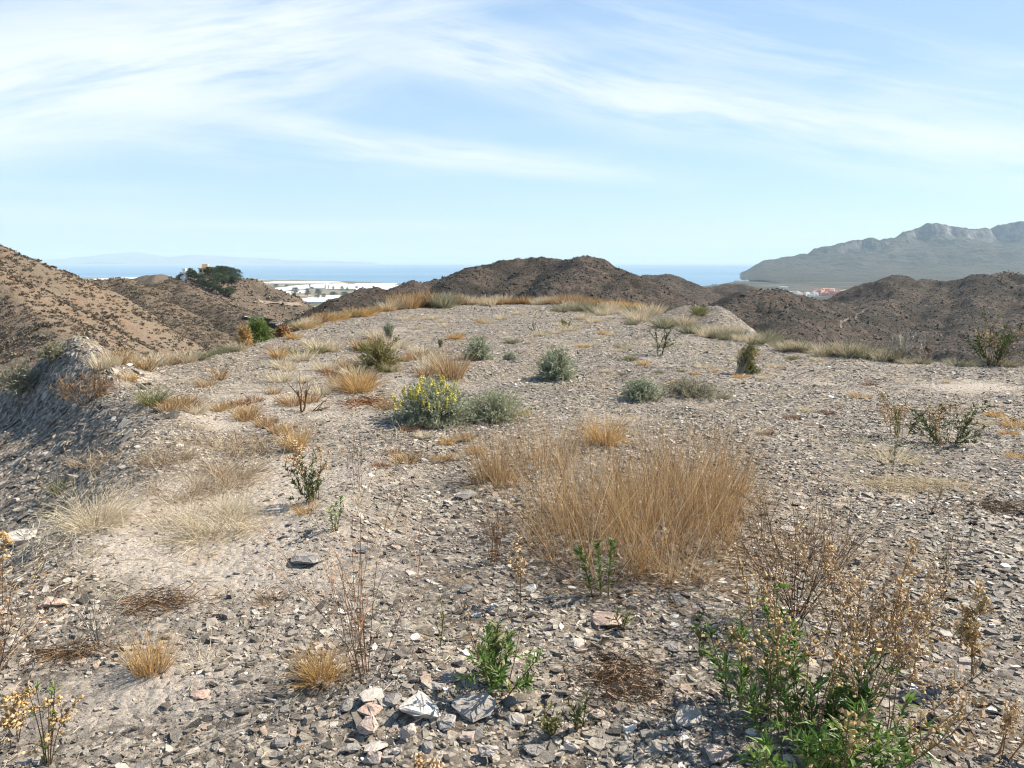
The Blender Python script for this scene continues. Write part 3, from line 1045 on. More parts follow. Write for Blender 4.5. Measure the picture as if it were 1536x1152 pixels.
ribbons(G, P, np.full((n, 4), 1) * (0.0014 + 0.0016 * rng.rand(n))[:, None] * (1 + y[:, None] * 0.12), rng, rng.rand(n))
n = 3600
y = 2.4 + 15 * rng.rand(n) ** 1.6
x = (rng.rand(n) * 2 - 1) * (0.75 * y + 0.5)
pm = np.clip(0.05 + 0.8 * fbm(x * 0.5 + 7, y * 0.5, 3) + 0.75 * np.exp(-((x + 0.40 * y - 0.1) / (0.16 * y)) ** 2) * sstep(y, 3.6, 5.2), 0, 1)
kp = (rng.rand(n) < pm) & (poly_sd(x, y, PLATEAU) < 0.6)
x, y = np.repeat(x[kp], 7), np.repeat(y[kp], 7)
n = len(x)
x, y = x + rng.randn(n) * 0.03, y + rng.randn(n) * 0.03
P = curve(np.stack([x, y, Hn(x, y) - 0.005], 1), rng.rand(n) * 2 * PI, 0.15 + 0.6 * rng.rand(n), 0.04 + 0.13 * rng.rand(n) ** 1.5, 0.4 * rng.rand(n), 4, rng, 0.3)
ribbons(G, P, np.linspace(1, 0.4, 4)[None] * (0.0012 + 0.0014 * rng.rand(n))[:, None] * (1 + y[:, None] * 0.10), rng, rng.rand(n))
stuff('dry_litter', G.build('dry_litter', M['pale_straw']), 'bits of pale dry straw and wispy dead grass strewn over the gravel', 'dry grass')

# ------------------------------------------------------------------ scrub dotted over the hillsides (uncountable)
def scatter_scrub(seed, r0, r1, n, size, parts, owners, a0=-0.72, a1=0.72):
    rng = np.random.RandomState(seed)
    r = np.sqrt(r0 ** 2 + (r1 ** 2 - r0 ** 2) * rng.rand(n))
    a = a0 + (a1 - a0) * rng.rand(n)
    x, y = r * np.sin(a), r * np.cos(a)
    z, own = H(x, y, True)
    den = fbm(x / 14, y / 14, 3)
    kp = np.isin(own, owners) & (rng.rand(n) < np.clip(0.6 + 0.8 * den, 0.1, 1))
    x, y, z = x[kp], y[kp], z[kp]
    m = len(x)
    s = size * np.exp(rng.randn(m) * 0.4)
    G = Geo()
    tb = np.clip(0.42 + 0.24 * rng.randn(m), 0, 1)
    if parts > 3:                                  # close enough to show tufts of twigs and leaves
        K = 22
        cc = np.repeat(np.stack([x, y, z], 1), K, 0)
        ss = np.repeat(s, K)
        off = rng.randn(m * K, 3) * np.array([0.34, 0.34, 0.10]) * ss[:, None]
        dv = norm(off * np.array([1.3, 1.3, 0.5]) + np.array([0, 0, 0.45]) * ss[:, None] + 0.3 * ss[:, None] * rng.randn(m * K, 3))
        leaves(G, cc + off * 0.6 + np.array([0, 0, 0.05]), dv, norm(rng.randn(m * K, 3)), ss * (0.22 + 0.26 * rng.rand(m * K)), ss * (0.20 + 0.16 * rng.rand(m * K)),
               np.clip(np.repeat(tb, K) + 0.13 * rng.randn(m * K), 0, 1))
        return G
    for k in range(parts):
        off = rng.randn(m, 3) * s[:, None] * np.array([0.35, 0.35, 0.12])
        c = np.stack([x, y, z + s * 0.22], 1) + (off if parts > 1 else 0)
        blobs(G, c, s * (0.5 if parts > 1 else 0.6) * (0.7 + 0.6 * rng.rand(m)), rng, np.clip(tb + 0.1 * rng.randn(m), 0, 1), 0.72)
    return G


hill_ids = {nm: i for i, (nm, *_r) in enumerate(RIDGES)}
warm = [hill_ids['hill_a'], hill_ids['hill_b'], hill_ids['hill_d'], hill_ids['hill_c']]
dark = [hill_ids[k] for k in ('hill_e', 'hill_f', 'hill_h', 'hill_j')]
stuff('scrub', scatter_scrub(3, 60, 300, 42000, 0.56, 5, warm, -0.72, -0.15).build('scrub', M['scrub']), 'low dark bushes dotted over the ochre hillside', 'scrub')
stuff('scrub', scatter_scrub(4, 300, 520, 26000, 0.85, 2, warm + [-1], -0.72, -0.05).build('scrub', M['scrub']), 'low dark bushes on the knoll and valley floor', 'scrub')
stuff('scrub', scatter_scrub(5, 280, 950, 170000, 0.62, 1, dark, -0.42, 0.72).build('scrub', M['dark_scrub']), 'low scrub on the dark hills', 'scrub')


# ------------------------------------------------------------------ roads and paths beyond the plateau
def strip(name, pix, width, lift, mat, dense=60, smooth_z=0):
    pts = np.array([hit_far(*p) for p in pix])
    t = np.linspace(0, len(pts) - 1, dense)
    i = np.minimum(t.astype(int), len(pts) - 2)
    f = (t - i)[:, None]
    f = f * f * (3 - 2 * f) * 0.3 + f * 0.7
    c = (pts[i] * (1 - f) + pts[i + 1] * f)[:, :2]
    tg = norm(np.gradient(c, axis=0))
    nr = np.stack([-tg[:, 1], tg[:, 0]], 1)
    rows = []
    lanes = [c + nr * width * s for s in np.linspace(-0.5, 0.5, 5)]
    hh = np.max([H(q[:, 0], q[:, 1]) for q in lanes], 0)
    for _ in range(smooth_z):                      # an even grade along the way
        hh = np.maximum(hh, np.convolve(np.pad(hh, 1, 'edge'), [0.25, 0.5, 0.25], 'valid'))
    for q, s in zip(lanes, np.linspace(-0.5, 0.5, 5)):
        zq = hh if smooth_z else H(q[:, 0], q[:, 1])
        rows.append(np.concatenate([q, (zq + lift)[:, None]], 1))
    V = np.stack(rows, 1)
    return struct(name, mesh_np(name, V, [grid_faces(dense, 5)], mat))


def plain_surface(name, col, rough=0.9):
    m, B = new_mat(name)
    pos = B.n('ShaderNodeNewGeometry').outputs['Position']
    n = B.noise(pos, 0.8, 5, 0.6)
    c = B.mix(1.0, col, B.ramp(n, [(0.3, 0.75), (0.7, 1.2)]), 'MULTIPLY')
    p = B.n('ShaderNodeBsdfPrincipled', {'Base Color': c, 'Roughness': rough, 'Specular IOR Level': 0.2})
    B.n('ShaderNodeOutputMaterial', {'Surface': p.outputs[0]})
    return m


M['asphalt'] = plain_surface('asphalt', (0.27, 0.27, 0.26))
M['hill_track'] = plain_surface('hill_track', (0.12, 0.092, 0.07))
M['track_dirt'] = plain_surface('track_dirt', (0.21, 0.165, 0.125))
strip('road', [(366, 478.5), (384, 483), (400, 487), (414, 491.5), (428, 497)], 5.0, 0.25, M['asphalt'], 60, 1)
strip('path', [(1262, 494), (1261, 487), (1272, 479), (1285, 473), (1296, 466)], 1.4, 0.25, M['hill_track'])
strip('path', [(388, 452), (410, 455), (430, 457), (452, 459)], 2.6, 0.4, M['track_dirt'])


# ------------------------------------------------------------------ the plain: greenhouses, trees, buildings
def plain_z(x, y):
    a, r = math.atan2(x, y), math.hypot(x, y)
    c = float(np.interp(a, ca, cr))
    t = max(0.0, min(1.0, (r - 1300) / (c - 1300))) ** (1 / 1.3)
    return max(SEA_Z + 0.8, float(-94 - 23 * sstep(t, 0, 0.8)))


def hit_plain(px, py):
    z = -110.0
    for _ in range(12):
        p = hit_z(px, py, z)
        z = plain_z(p[0], p[1])
    return np.array([p[0], p[1], z])


def bxv(x0, x1, y0, y1, z0, z1):
    V = np.array([(x, y, z) for z in (z0, z1) for x, y in ((x0, y0), (x1, y0), (x1, y1), (x0, y1))], float)
    F = np.array([(3, 2, 1, 0), (4, 5, 6, 7), (0, 1, 5, 4), (1, 2, 6, 5), (2, 3, 7, 6), (3, 0, 4, 7)])
    return V, F


M['plastic_film'] = plain_surface('greenhouse_film', (0.62, 0.62, 0.60), 0.5)
GREEN = [((428, 447, 500, 455), 'long white plastic greenhouse, the one nearest the dark valley'),
         ((391, 430, 424, 436), 'white plastic greenhouse just right of the wooded knoll'),
         ((409, 438, 428, 442), 'small white greenhouse beside the dark round trees'),
         ((382, 423.5, 489, 426), 'long thin white greenhouse near the shore, left of the sandy mound'),
         ((426, 428, 488, 433), 'broad white greenhouse behind the dark round trees'),
         ((491, 428.5, 534, 434.5), 'white greenhouse in front of the sandy mound'),
         ((537, 429.5, 594, 435.5), 'white greenhouse rightmost on the plain, beside the dark hill'),
         ((524, 426, 585, 428), 'thin white greenhouse right of the sandy mound'),
         ((97, 416.5, 123, 421), 'white greenhouse nearest the sea beside the ochre hill'),
         ((106, 425, 130, 431), 'white greenhouse in the gap between the two ochre hills')]
for (x0, y0, x1, y1), lab in GREEN:
    a, b = hit_plain((x0 + x1) / 2, y1), hit_plain((x0 + x1) / 2, y0)
    wid = (x1 - x0) / FPX * a[1]
    dep = max(25.0, b[1] - a[1])
    t = thing('greenhouse', lab, 'greenhouse', (a[0], a[1], min(a[2], b[2]) - 1), 'white greenhouses on the coastal plain')
    Vw, Fw = bxv(-wid / 2, wid / 2, 0, dep, 0, 4.0 + abs(a[2] - b[2]))
    top = 4.0 + abs(a[2] - b[2])
    obj('wall', mesh_np('wall', Vw, [Fw[[0, 2, 3, 4, 5]]], M['plastic_film']), t)
    ns = max(3, int(wid / 9.0))
    xs = np.linspace(-wid / 2 - 0.2, wid / 2 + 0.2, ns * 2 + 1)
    zz = top + 0.02 + np.where(np.arange(ns * 2 + 1) % 2, 1.7, 0.0)
    Vr = np.concatenate([np.stack([xs, np.full(xs.shape, -0.2), zz], 1), np.stack([xs, np.full(xs.shape, dep + 0.2), zz], 1)])
    i = np.arange(ns * 2)
    obj('roof', mesh_np('roof', Vr, [np.stack([i, i + 1, i + 1 + len(xs), i + len(xs)], 1)], M['plastic_film']), t)

# sandy mound on the shore
xx, yy = np.meshgrid(np.linspace(-1, 1, 60), np.linspace(-1, 1, 40))
c = hit_plain(506, 427.5)
rr_ = np.hypot(xx, yy)
zz = 19 * np.clip(1.25 * (1 - rr_) + 0.25 * fbm(xx * 3, yy * 3, 3), -0.3, 0.85)
M['sand_hill'] = hill_mat('sandy_mound', (0.40, 0.33, 0.25), (0.32, 0.25, 0.18), (0.22, 0.19, 0.14), 0.3, 0.1, 0.2)
struct('hill', mesh_np('hill', np.stack([c[0] + xx * 68, c[1] + yy * 110, c[2] - 1 + zz], -1), [grid_faces(40, 60)[:, ::-1]], M['sand_hill'], smooth=True))


def tree_parts(seed, h, w, crown0=0.3, umbrella=0.5, nclump=150):
    """trunk with limbs, and a crown of leaf clumps"""
    rng = np.random.RandomState(seed)
    T = Geo()
    P0 = np.array([[[0, 0, -0.4], [0.1, 0, h * 0.2], [0.02, 0.1, h * 0.45], [0.1, 0, h * 0.8]]])
    tubes(T, P0, np.array([[0.24, 0.2, 0.15, 0.06]]) * h / 8, np.array([0.5]), 6)
    n = 9
    b = np.stack([np.zeros(n), np.zeros(n), h * (crown0 + 0.45 * rng.rand(n))], 1)
    tubes(T, curve(b, rng.rand(n) * 6.28, 0.8 + 0.4 * rng.rand(n), w * (0.3 + 0.2 * rng.rand(n)), -0.3 * np.ones(n), 4, rng, 0.2),
          np.linspace(0.07, 0.02, 4)[None].repeat(n, 0) * h / 8, rng.rand(n))
    Cn = Geo()
    m = nclump
    cz = crown0 + (1 - crown0) * rng.rand(m) ** 0.8
    t = (cz - crown0) / (1 - crown0)
    rmax = w * 0.5 * np.sin(np.clip(0.35 + t * (PI - 0.5), 0, PI)) ** umbrella
    ra, an = rmax * np.sqrt(rng.rand(m)), rng.rand(m) * 6.28
    lump = 1 + 0.35 * np.sin(an * 3 + seed) * np.sin(an * 2 + cz * 5)
    c = np.stack([ra * lump * np.cos(an), ra * lump * np.sin(an), h * cz], 1)
    K = 22
    cc = np.repeat(c, K, 0) + rng.randn(m * K, 3) * np.array([0.045, 0.045, 0.03]) * h
    dv = norm(rng.randn(m * K, 3) + np.array([0, 0, 0.4]))
    leaves(Cn, cc, dv, norm(rng.randn(m * K, 3)), h * (0.03 + 0.03 * rng.rand(m * K)), h * (0.02 + 0.015 * rng.rand(m * K)),
           np.clip(np.repeat(0.5 + 0.25 * rng.randn(m), K) + 0.12 * rng.randn(m * K), 0, 1))
    return T, Cn


def make_tree(name, seed, h, w, label, cat, group, **kw):
    T, Cn = tree_parts(seed, h, w, **kw)
    t = thing(name, label, cat, (0, 0, 0), group)
    obj('trunk', T.build('trunk', M['bark']), t)
    obj('crown', Cn.build('crown', M['pine_needle']), t)
    return t


rng = np.random.RandomState(31)
PINE_G = 'pine trees on the knoll'
pine_kinds = [make_tree('pine_tree', 41, 8, 6.5, 'dark green pine in the grove on top of the knoll', 'tree', PINE_G, crown0=0.28),
              make_tree('pine_tree', 42, 8, 7.5, 'dark green pine in the grove on top of the knoll', 'tree', PINE_G, crown0=0.35, umbrella=0.4),
              make_tree('pine_tree', 43, 8, 5.0, 'dark green pine in the grove on top of the knoll', 'tree', PINE_G, crown0=0.2, umbrella=0.7)]
PINES = [(286, 419, 14), (292, 420, 12), (314, 418, 15), (321, 418, 14), (328, 417, 15), (334, 418, 16), (340, 419, 16), (347, 419, 15), (353, 420, 14),
         (358, 424, 11), (345, 425, 14), (337, 427, 15), (329, 426, 14), (352, 427, 12), (321, 427, 13), (303, 425, 11), (298, 423, 9)]
PINES2 = [(300, 429, 10), (307, 432, 12), (313, 435, 12), (319, 437, 12), (325, 440, 12), (331, 443, 12), (337, 445, 11)]
used = set()
for lst, lab in ((PINES, None), (PINES2, 'green pine in the strip running down the side of the knoll'),
                 ([(346, 446, 14)], 'round dark pine standing alone at the foot of the wooded knoll'),
                 ([(272, 418, 9)], 'thin dark conifer left of the white house on the knoll')):
    for px, py, hp in lst:
        p = hit_far(px, py, 250, 600)
        k = rng.randint(3) if lab is None or 'thin' not in lab else 2
        s = hp * p[1] / FPX / 8.0
        sc = (s * 1.4, s * 1.4, s * 1.12) if lab is None or 'thin' not in lab else (s * 0.5, s * 0.5, s)
        if k in used:
            o = dup(pine_kinds[k], p, rng.rand() * 6.28, sc, lab)
        else:
            used.add(k)
            o = pine_kinds[k]
            o.location = p
            o.rotation_euler.z = rng.rand() * 6.28
            o.scale = sc
        if lab and 'strip' not in lab:
            if 'group' in o:
                del o['group']
        elif lab:
            o['group'] = 'pines in the strip down the knoll'

rng = np.random.RandomState(32)
PT = [(443, 444.5, 13, 1.3), (461, 444, 10, 1.3), (478, 443, 9, 1.7), (486, 450, 9, 1.2), (476, 450, 7, 2.0), (500, 446, 8, 1.8), (517, 448, 10, 1.6),
      (513, 435.5, 6, 1.3), (521, 436, 5, 1.0), (500, 434.5, 5, 1.0), (488, 434, 7, 0.4), (493, 434, 6, 0.4), (465, 433, 7, 0.5), (430, 432, 5, 1.6),
      (535, 434, 4.5, 1.6), (544, 434.5, 4.5, 1.3), (414, 430.5, 4.5, 2.2), (468, 434, 4, 2.0)]
PTL = {0: 'tallest round dark tree beside the small greenhouse on the plain', 1: 'round dark tree second from the left in the row on the plain'}
plain_tree = make_tree('plain_tree', 51, 8, 7, 'small dark tree among the white greenhouses on the plain', 'tree', 'trees on the coastal plain', crown0=0.12)
for i, (px, py, hp, asp) in enumerate(PT):
    p = hit_plain(px, py)
    s = hp * p[1] / FPX / 8.0
    sc = (s * asp, s * asp, s)
    if i == 0:
        o = plain_tree
        o.location, o.scale = p, sc
    else:
        o = dup(plain_tree, p, rng.rand() * 6.28, sc)
    if i in PTL:
        o['label'] = PTL[i]
        if 'group' in o:
            del o['group']
    else:
        o['label'] = 'small dark tree among the white greenhouses on the plain'
        o['group'] = 'trees on the coastal plain'

for k_, c_ in (('wall_white', (0.74, 0.72, 0.68)), ('wall_pink', (0.62, 0.36, 0.27)), ('wall_ochre', (0.66, 0.47, 0.26)), ('roof_tile', (0.42, 0.20, 0.13)),
               ('window_dark', (0.06, 0.07, 0.08))):
    M[k_] = plain_surface(k_, c_, 0.8)


def house(label, group, loc, wall, w, d, h, rz, floors=2, flat=True, cat='house', detail=True):
    t = thing('house', label, cat, loc, group, rz)
    Gh = Geo()
    V, F = bxv(-w / 2, w / 2, -d / 2, d / 2, -2, h)
    Gh.add(V, [F[[0, 2, 3, 4, 5]]], 0.5)
    V, F = bxv(w * 0.05, w * 0.42, -d / 2 - 2.2, -d / 2 - 0.003, -2, h * 0.55)
    Gh.add(V, [F], 0.5)
    obj('wall', Gh.build('wall', wall), t)
    Gr = Geo()
    if flat:
        V, F = bxv(-w / 2 - 0.25, w / 2 + 0.25, -d / 2 - 0.25, d / 2 + 0.25, h + 0.003, h + 0.5)
        Gr.add(V, [F], 0.5)
        V, F = bxv(-w * 0.3, w * 0.1, -d * 0.2, d * 0.25, h + 0.503, h + 2.6)
        Gr.add(V, [F], 0.5)
        obj('roof', Gr.build('roof', wall), t)
    else:
        o_ = 0.4
        V = np.array([(-w / 2 - o_, -d / 2 - o_, h), (w / 2 + o_, -d / 2 - o_, h), (w / 2 + o_, d / 2 + o_, h), (-w / 2 - o_, d / 2 + o_, h),
                      (-w * 0.28, 0, h + d * 0.28), (w * 0.28, 0, h + d * 0.28)])
        Gr.add(V, [np.array([(0, 1, 5, 4), (2, 3, 4, 5)]), np.array([(1, 2, 5), (3, 0, 4)])], 0.5)
        obj('roof', Gr.build('roof', M['roof_tile']), t)
    if detail:
        for fl in range(floors):
            for wx_ in (-0.34, -0.1):
                zc = h * (fl + 0.55) / floors
                V, F = bxv(w * wx_ - 0.6, w * wx_ + 0.6, -d / 2 - 0.06, -d / 2 - 0.003, zc - 0.7, zc + 0.7)
                obj('window', mesh_np('window', V, [F], M['window_dark']), t)
    return t


p = hit_far(305, 417, 250, 600)
house('ochre villa half hidden by pines on top of the knoll', None, p + np.array([0, 6, 0.2]), M['wall_ochre'], 8, 7, 5.0, 0.2, 2, True, 'villa')
p = hit_far(279, 417, 250, 600)
house('small white house at the left end of the knoll top', None, p, M['wall_white'], 4.5, 4, 2.6, -0.2, 1, True)
rng = np.random.RandomState(33)
for i in range(58):
    px = 1168 + 138 * (i + rng.rand()) / 58
    pink = 1219 < px < 1264
    py = (437.5 if px < 1185 else 440.5) + rng.rand() * (7 if pink else 4.5) - (2.5 if pink else 0)
    if px > 1262:
        py = 438 + rng.rand() * 4
    p = hit_plain(px, py)
    w_, h_ = (14 + 9 * rng.rand(), 8 + 4 * rng.rand()) if pink else (9 + 8 * rng.rand(), 5 + 3 * rng.rand())
    house('pink apartment house in the middle of the far town' if pink else 'white house in the far town below the mountain',
          'pink houses of the far town' if pink else 'white houses of the far town', p, M['wall_pink' if pink and rng.rand() < 0.75 else 'wall_white'],
          w_, 9 + 5 * rng.rand(), h_, rng.randn() * 0.4, 2, rng.rand() < 0.7, 'house', False)
for i in range(9):
    px = 1101 + 22 * (i + rng.rand()) / 9
    p = hit_plain(px, 422.5 + rng.rand() * 0.8)
    house('tiny white house on the shore below the headland', 'white houses on the shore', p, M['wall_white'], 12 + 10 * rng.rand(), 12, 6 + 4 * rng.rand(), 0, 2, True, 'house', False)
for i in range(3):
    p = hit_plain(1070 + 4 * i, 428)
    house('tiny white house on the beach left of the headland', 'white houses on the beach', p, M['wall_white'], 9 + 6 * rng.rand(), 9, 5 + 3 * rng.rand(), 0, 1, True, 'house', False)
house('long white warehouse standing alone left of the far town', None, hit_plain(1175, 433), M['wall_white'], 34, 20, 7, 0, 1, True, 'warehouse', False)


# ------------------------------------------------------------------ rocks one can pick out
def rock_mesh(seed, lx, ly, lz, tone):
    r = random.Random(seed)
    bm = bmesh.new()
    for _ in range(16):
        while True:
            v = Vector((r.uniform(-1, 1), r.uniform(-1, 1), r.uniform(-1, 1)))
            if 0.55 < (abs(v.x) ** 3 + abs(v.y) ** 3 + abs(v.z) ** 3) ** (1 / 3) <= 1:
                break
        bm.verts.new((v.x * lx / 2, v.y * ly / 2, v.z * lz / 2))
    res = bmesh.ops.convex_hull(bm, input=bm.verts)
    bmesh.ops.delete(bm, geom=[g for g in res['geom_interior'] if isinstance(g, bmesh.types.BMVert)], context='VERTS')
    bmesh.ops.bevel(bm, geom=list(bm.edges), offset=min(lx, ly, lz) * 0.07, segments=1, affect='EDGES')
    bmesh.ops.triangulate(bm, faces=bm.faces)
    bmesh.ops.subdivide_edges(bm, edges=[e for e in bm.edges if e.calc_length() > max(lx, ly) * 0.22], cuts=1, use_grid_fill=True)
    for v in bm.verts:
        v.co += Vector((r.gauss(0, 1), r.gauss(0, 1), r.gauss(0, 1))) * min(lx, lz * 2) * 0.025
    me = bpy.data.meshes.new('rock')
    bm.to_mesh(me)
    bm.free()
    me.materials.append(M['slab'])
    a = me.attributes.new('tone', 'FLOAT', 'POINT')
    a.data.foreach_set('value', np.full(len(me.vertices), tone, np.float32))
    return me


ROCKS = [  # px, py (middle of the foot), width px, height px, tone, tilt, label
    (627, 1072, 72, 40, 0.97, 0.35, 'pale grey humped stone on top of the heap at the bottom of the picture'),
    (712, 1068, 72, 36, 0.42, 0.1, 'brown layered slab just right of the pale humped stone'),
    (556, 1050, 44, 22, 0.55, 0.25, 'buff tilted slab at the back left of the stone heap'),
    (552, 1070, 46, 18, 0.78, 0.1, 'flat pinkish slab at the left of the stone heap'),
    (553, 1100, 40, 38, 0.72, 0.6, 'pale pink stone standing up at the left of the stone heap'),
    (612, 1108, 28, 36, 0.9, 0.7, 'cream stone block below the pale humped stone'),
    (562, 1126, 40, 20, 0.55, 0.1, 'flat buff brown stone at the front of the heap'),
    (560, 1146, 30, 26, 0.68, 0.4, 'purplish knobbly stone at the very front of the heap'),
    (676, 1020, 34, 16, 0.15, 0.2, 'dark grey slab between the twig shrub and the leafy green weed'),
    (655, 1034, 24, 12, 0.45, 0.2, 'small purplish grey stone behind the humped stone'),
    (689, 1000, 16, 30, 0.62, 0.9, 'upright buff stone left of the leafy green weed'),
    (765, 1060, 26, 28, 0.12, 0.4, 'dark stone right of the brown layered slab'),
    (1034, 1082, 54, 24, 0.5, 0.3, 'brown grey slab tilted up left of the big leafy shrub'),
    (907, 938, 52, 22, 0.75, 0.35, 'pinkish slab leaning below the green stem by the straw clump'),
    (866, 966, 32, 12, 0.55, 0.15, 'flat buff stone left below the pinkish leaning slab'),
    (1016, 908, 32, 20, 0.2, 0.5, 'dark tilted stone with a lit upper face, right of the leaning slab'),
    (697, 888, 26, 18, 0.12, 0.2, 'small square charcoal stone on the gravel left of the seed stalk'),
    (702, 748, 38, 22, 0.3, 0.1, 'grey block in front of the small left straw clump'),
    (543, 828, 26, 16, 0.35, 0.4, 'grey flat stone left of the thin sprouts in mid ground'),
    (28, 815, 56, 38, 0.95, 0.1, 'pale boulder at the left edge among grey twigs'),
    (82, 909, 40, 14, 0.78, 0.2, 'long pinkish slab on the pale dust at the left'),
    (1162, 866, 46, 20, 0.45, 0.1, 'brown square block behind the bare twig shrub'),
    (1184, 800, 34, 18, 0.62, 0.2, 'buff block half bedded in gravel right of the straw clump'),
    (1077, 1140, 54, 36, 0.7, 0.1, 'pale stone under the left side of the big leafy shrub'),
    (1330, 975, 40, 22, 0.15, 0.2, 'dark brown stone behind the tall seed head plant'),
    (1366, 1020, 34, 24, 0.62, 0.4, 'pale slab below the leaning seed head stems'),
    (735, 1140, 36, 40, 0.55, 0.5, 'brownish upright stone at the bottom edge, centre'),
    (857, 1128, 26, 26, 0.9, 0.5, 'pale angular stone near the bottom edge left of the big shrub'),
    (895, 1076, 26, 16, 0.85, 0.3, 'light grey stone below the dark dead mat'),
    (460, 842, 50, 20, 0.3, 0.05, 'grey stone half buried in dust on the left track'),
    (590, 1058, 34, 20, 0.3, 0.4, 'grey brown slab behind the pale humped stone, on its left'),
    (596, 1132, 22, 18, 0.6, 0.3, 'small buff stone in front of the cream block'),
    (668, 1088, 40, 16, 0.5, 0.3, 'long thin buff slab below and between the humped stone and the brown layered slab'),
    (640, 1128, 30, 18, 0.35, 0.3, 'grey stone right of the cream block, near the bottom'),
    (700, 1110, 30, 20, 0.7, 0.4, 'small pale slab below the brown layered slab'),
    (520, 1062, 34, 20, 0.2, 0.3, 'dark stone at the far left end of the heap'),
    (528, 1130, 26, 20, 0.4, 0.5, 'grey stone at the left front of the heap'),
    (775, 1085, 34, 18, 0.5, 0.3, 'buff flat stone in front of the dark stone right of the heap'),
    (800, 1130, 30, 22, 0.3, 0.3, 'grey stone near the bottom edge, right of the brownish upright stone'),
    (1010, 975, 26, 14, 0.2, 0.4, 'small dark slab right of the dark dead mat'),
    (300, 1045, 28, 12, 0.8, 0.2, 'small pale stone in front of the golden curly tuft'),
    (420, 1120, 30, 16, 0.25, 0.3, 'grey slab on the open gravel at the lower left'),
    (97, 420, 0, 0, 0, 0, '')]
for i, (px, py, wp, hp, tone, tilt, lab) in enumerate(ROCKS):
    if not lab:
        continue
    p = hit(px, py)
    s = (p[1] * math.cos(PITCH) - (p[2] - CAM_H) * math.sin(PITCH)) / FPX
    w_, h_ = wp * s * 1.1, hp * s
    o = obj('rock', rock_mesh(100 + i, w_, w_ * 0.8, max(h_ * 0.55, w_ * 0.22), tone), None, p + np.array([0, 0, h_ * 0.28]))
    rr = random.Random(i)
    o.rotation_euler = (tilt * 0.7, rr.uniform(-0.4, 0.4) * tilt, rr.uniform(-0.4, 0.4))
    tag(o, lab, 'rock')


# ------------------------------------------------------------------ plants
def hit_brow(px, py):
    p = hit(px, py)
    while math.hypot(p[0], p[1]) > 33 or p[2] < -1.3 or (p[0] > 0 and p[2] < -0.3):
        py += 1.5
        p = hit(px, py)
        if py > 620:
            break
    return p


def px_scale(p):
    return (p[1] * math.cos(PITCH) - (p[2] - CAM_H) * math.sin(PITCH)) / FPX


def grass_geo(seed, w, h, n, lean=0.5, droop=0.5, blade=0.003, R=0.3, s=5, dead=0.0, wander=0.13, subs=0):
    """tuft of dry blades: w, h are the size it ends up with"""
    rng = np.random.RandomState(seed)
    G = Geo()
    a = rng.rand(n) * 2 * PI
    u = np.sqrt(rng.rand(n))
    rb = w * 0.5 * R * u
    base = np.stack([rb * np.cos(a), rb * np.sin(a), np.full(n, -0.01)], 1)
    ln, az0, ti0 = h * (0.35 + 0.7 * rng.rand(n) ** 0.8), a + rng.randn(n) * 0.5, lean * (0.1 + u) * (0.4 + 1.0 * rng.rand(n))
    if subs:                                       # several stools growing into one clump
        j = rng.randint(0, subs, n)
        ca_, cr_ = rng.rand(subs) * 2 * PI, w * 0.5 * R * np.sqrt(rng.rand(subs))
        loc_ = np.abs(rng.randn(n)) * 0.045
        base[:, 0] = (cr_ * np.cos(ca_))[j] + loc_ * np.cos(a)
        base[:, 1] = (cr_ * np.sin(ca_))[j] + loc_ * np.sin(a)
        ln = ln * (0.6 + 0.5 * rng.rand(subs))[j]
        lx = lean * (0.35 * (cr_ / (w * 0.5 * R + 1e-6) * np.cos(ca_))[j] + 0.22 * rng.randn(subs)[j] + 0.35 * rng.randn(n))
        ly = lean * (0.35 * (cr_ / (w * 0.5 * R + 1e-6) * np.sin(ca_))[j] + 0.22 * rng.randn(subs)[j] + 0.35 * rng.randn(n))
        az0, ti0 = np.arctan2(ly, lx), np.hypot(lx, ly)
    P = curve(base, az0, ti0, ln, droop * (0.2 + 1.2 * rng.rand(n) ** 2), s, rng, wander)
    P[..., 2] = np.maximum(P[..., 2], -0.01)
    tp = np.linspace(1, 0.35, s)[None]
    ribbons(G, P, tp * (blade * (0.6 + 0.8 * rng.rand(n)))[:, None], rng, np.clip(rng.rand(n) * 0.9 + 0.1 * rng.randn(n), 0, 1))
    if dead > 0:
        m = int(n * dead)
        a = rng.rand(m) * 2 * PI
        rb = w * 0.55 * np.sqrt(rng.rand(m))
        base = np.stack([rb * np.cos(a), rb * np.sin(a), np.full(m, 0.005)], 1)
        P = curve(base, a + rng.randn(m), 1.2 + 0.3 * rng.rand(m), h * (0.2 + 0.3 * rng.rand(m)), 0.2 * np.ones(m), s, rng, 0.3)
        P[..., 2] = np.maximum(P[..., 2], 0.004)
        ribbons(G, P, tp * (blade * (0.6 + 0.8 * rng.rand(m)))[:, None], rng, 0.6 * rng.rand(m))
    return G


def place_grass(name, px, py, wp, hp, mat, n, label, cat='dry grass', group=None, lift=0.0, **kw):
    p = hit_brow(px, py)
    s = px_scale(p)
    kw.setdefault('blade', max(0.0020, 0.62 * s))
    G = grass_geo(int(px * 7 + py), wp * s, hp * s * 1.12, n, **kw)
    o = obj(name, G.build(name, M[mat]), None, p)
    return tag(o, label, cat, group)


def spikes(G, P, rng, per, L, Wd, t0, t1, up, tone=None):
    """leaves up the stems"""
    b, tg, idx = along(P, rng, per, t0, t1)
    m = len(b)
    out = norm(rng.randn(m, 3))
    d = norm(tg * up + out - tg * np.sum(out * tg, 1, keepdims=True) * 0.9)
    leaves(G, b, d, norm(tg + 0.3 * rng.randn(m, 3)), L * (0.6 + 0.7 * rng.rand(m)), Wd * (0.7 + 0.6 * rng.rand(m)), np.clip(0.5 + 0.28 * rng.randn(m), 0, 1) if tone is None else tone + 0.1 * rng.randn(m))


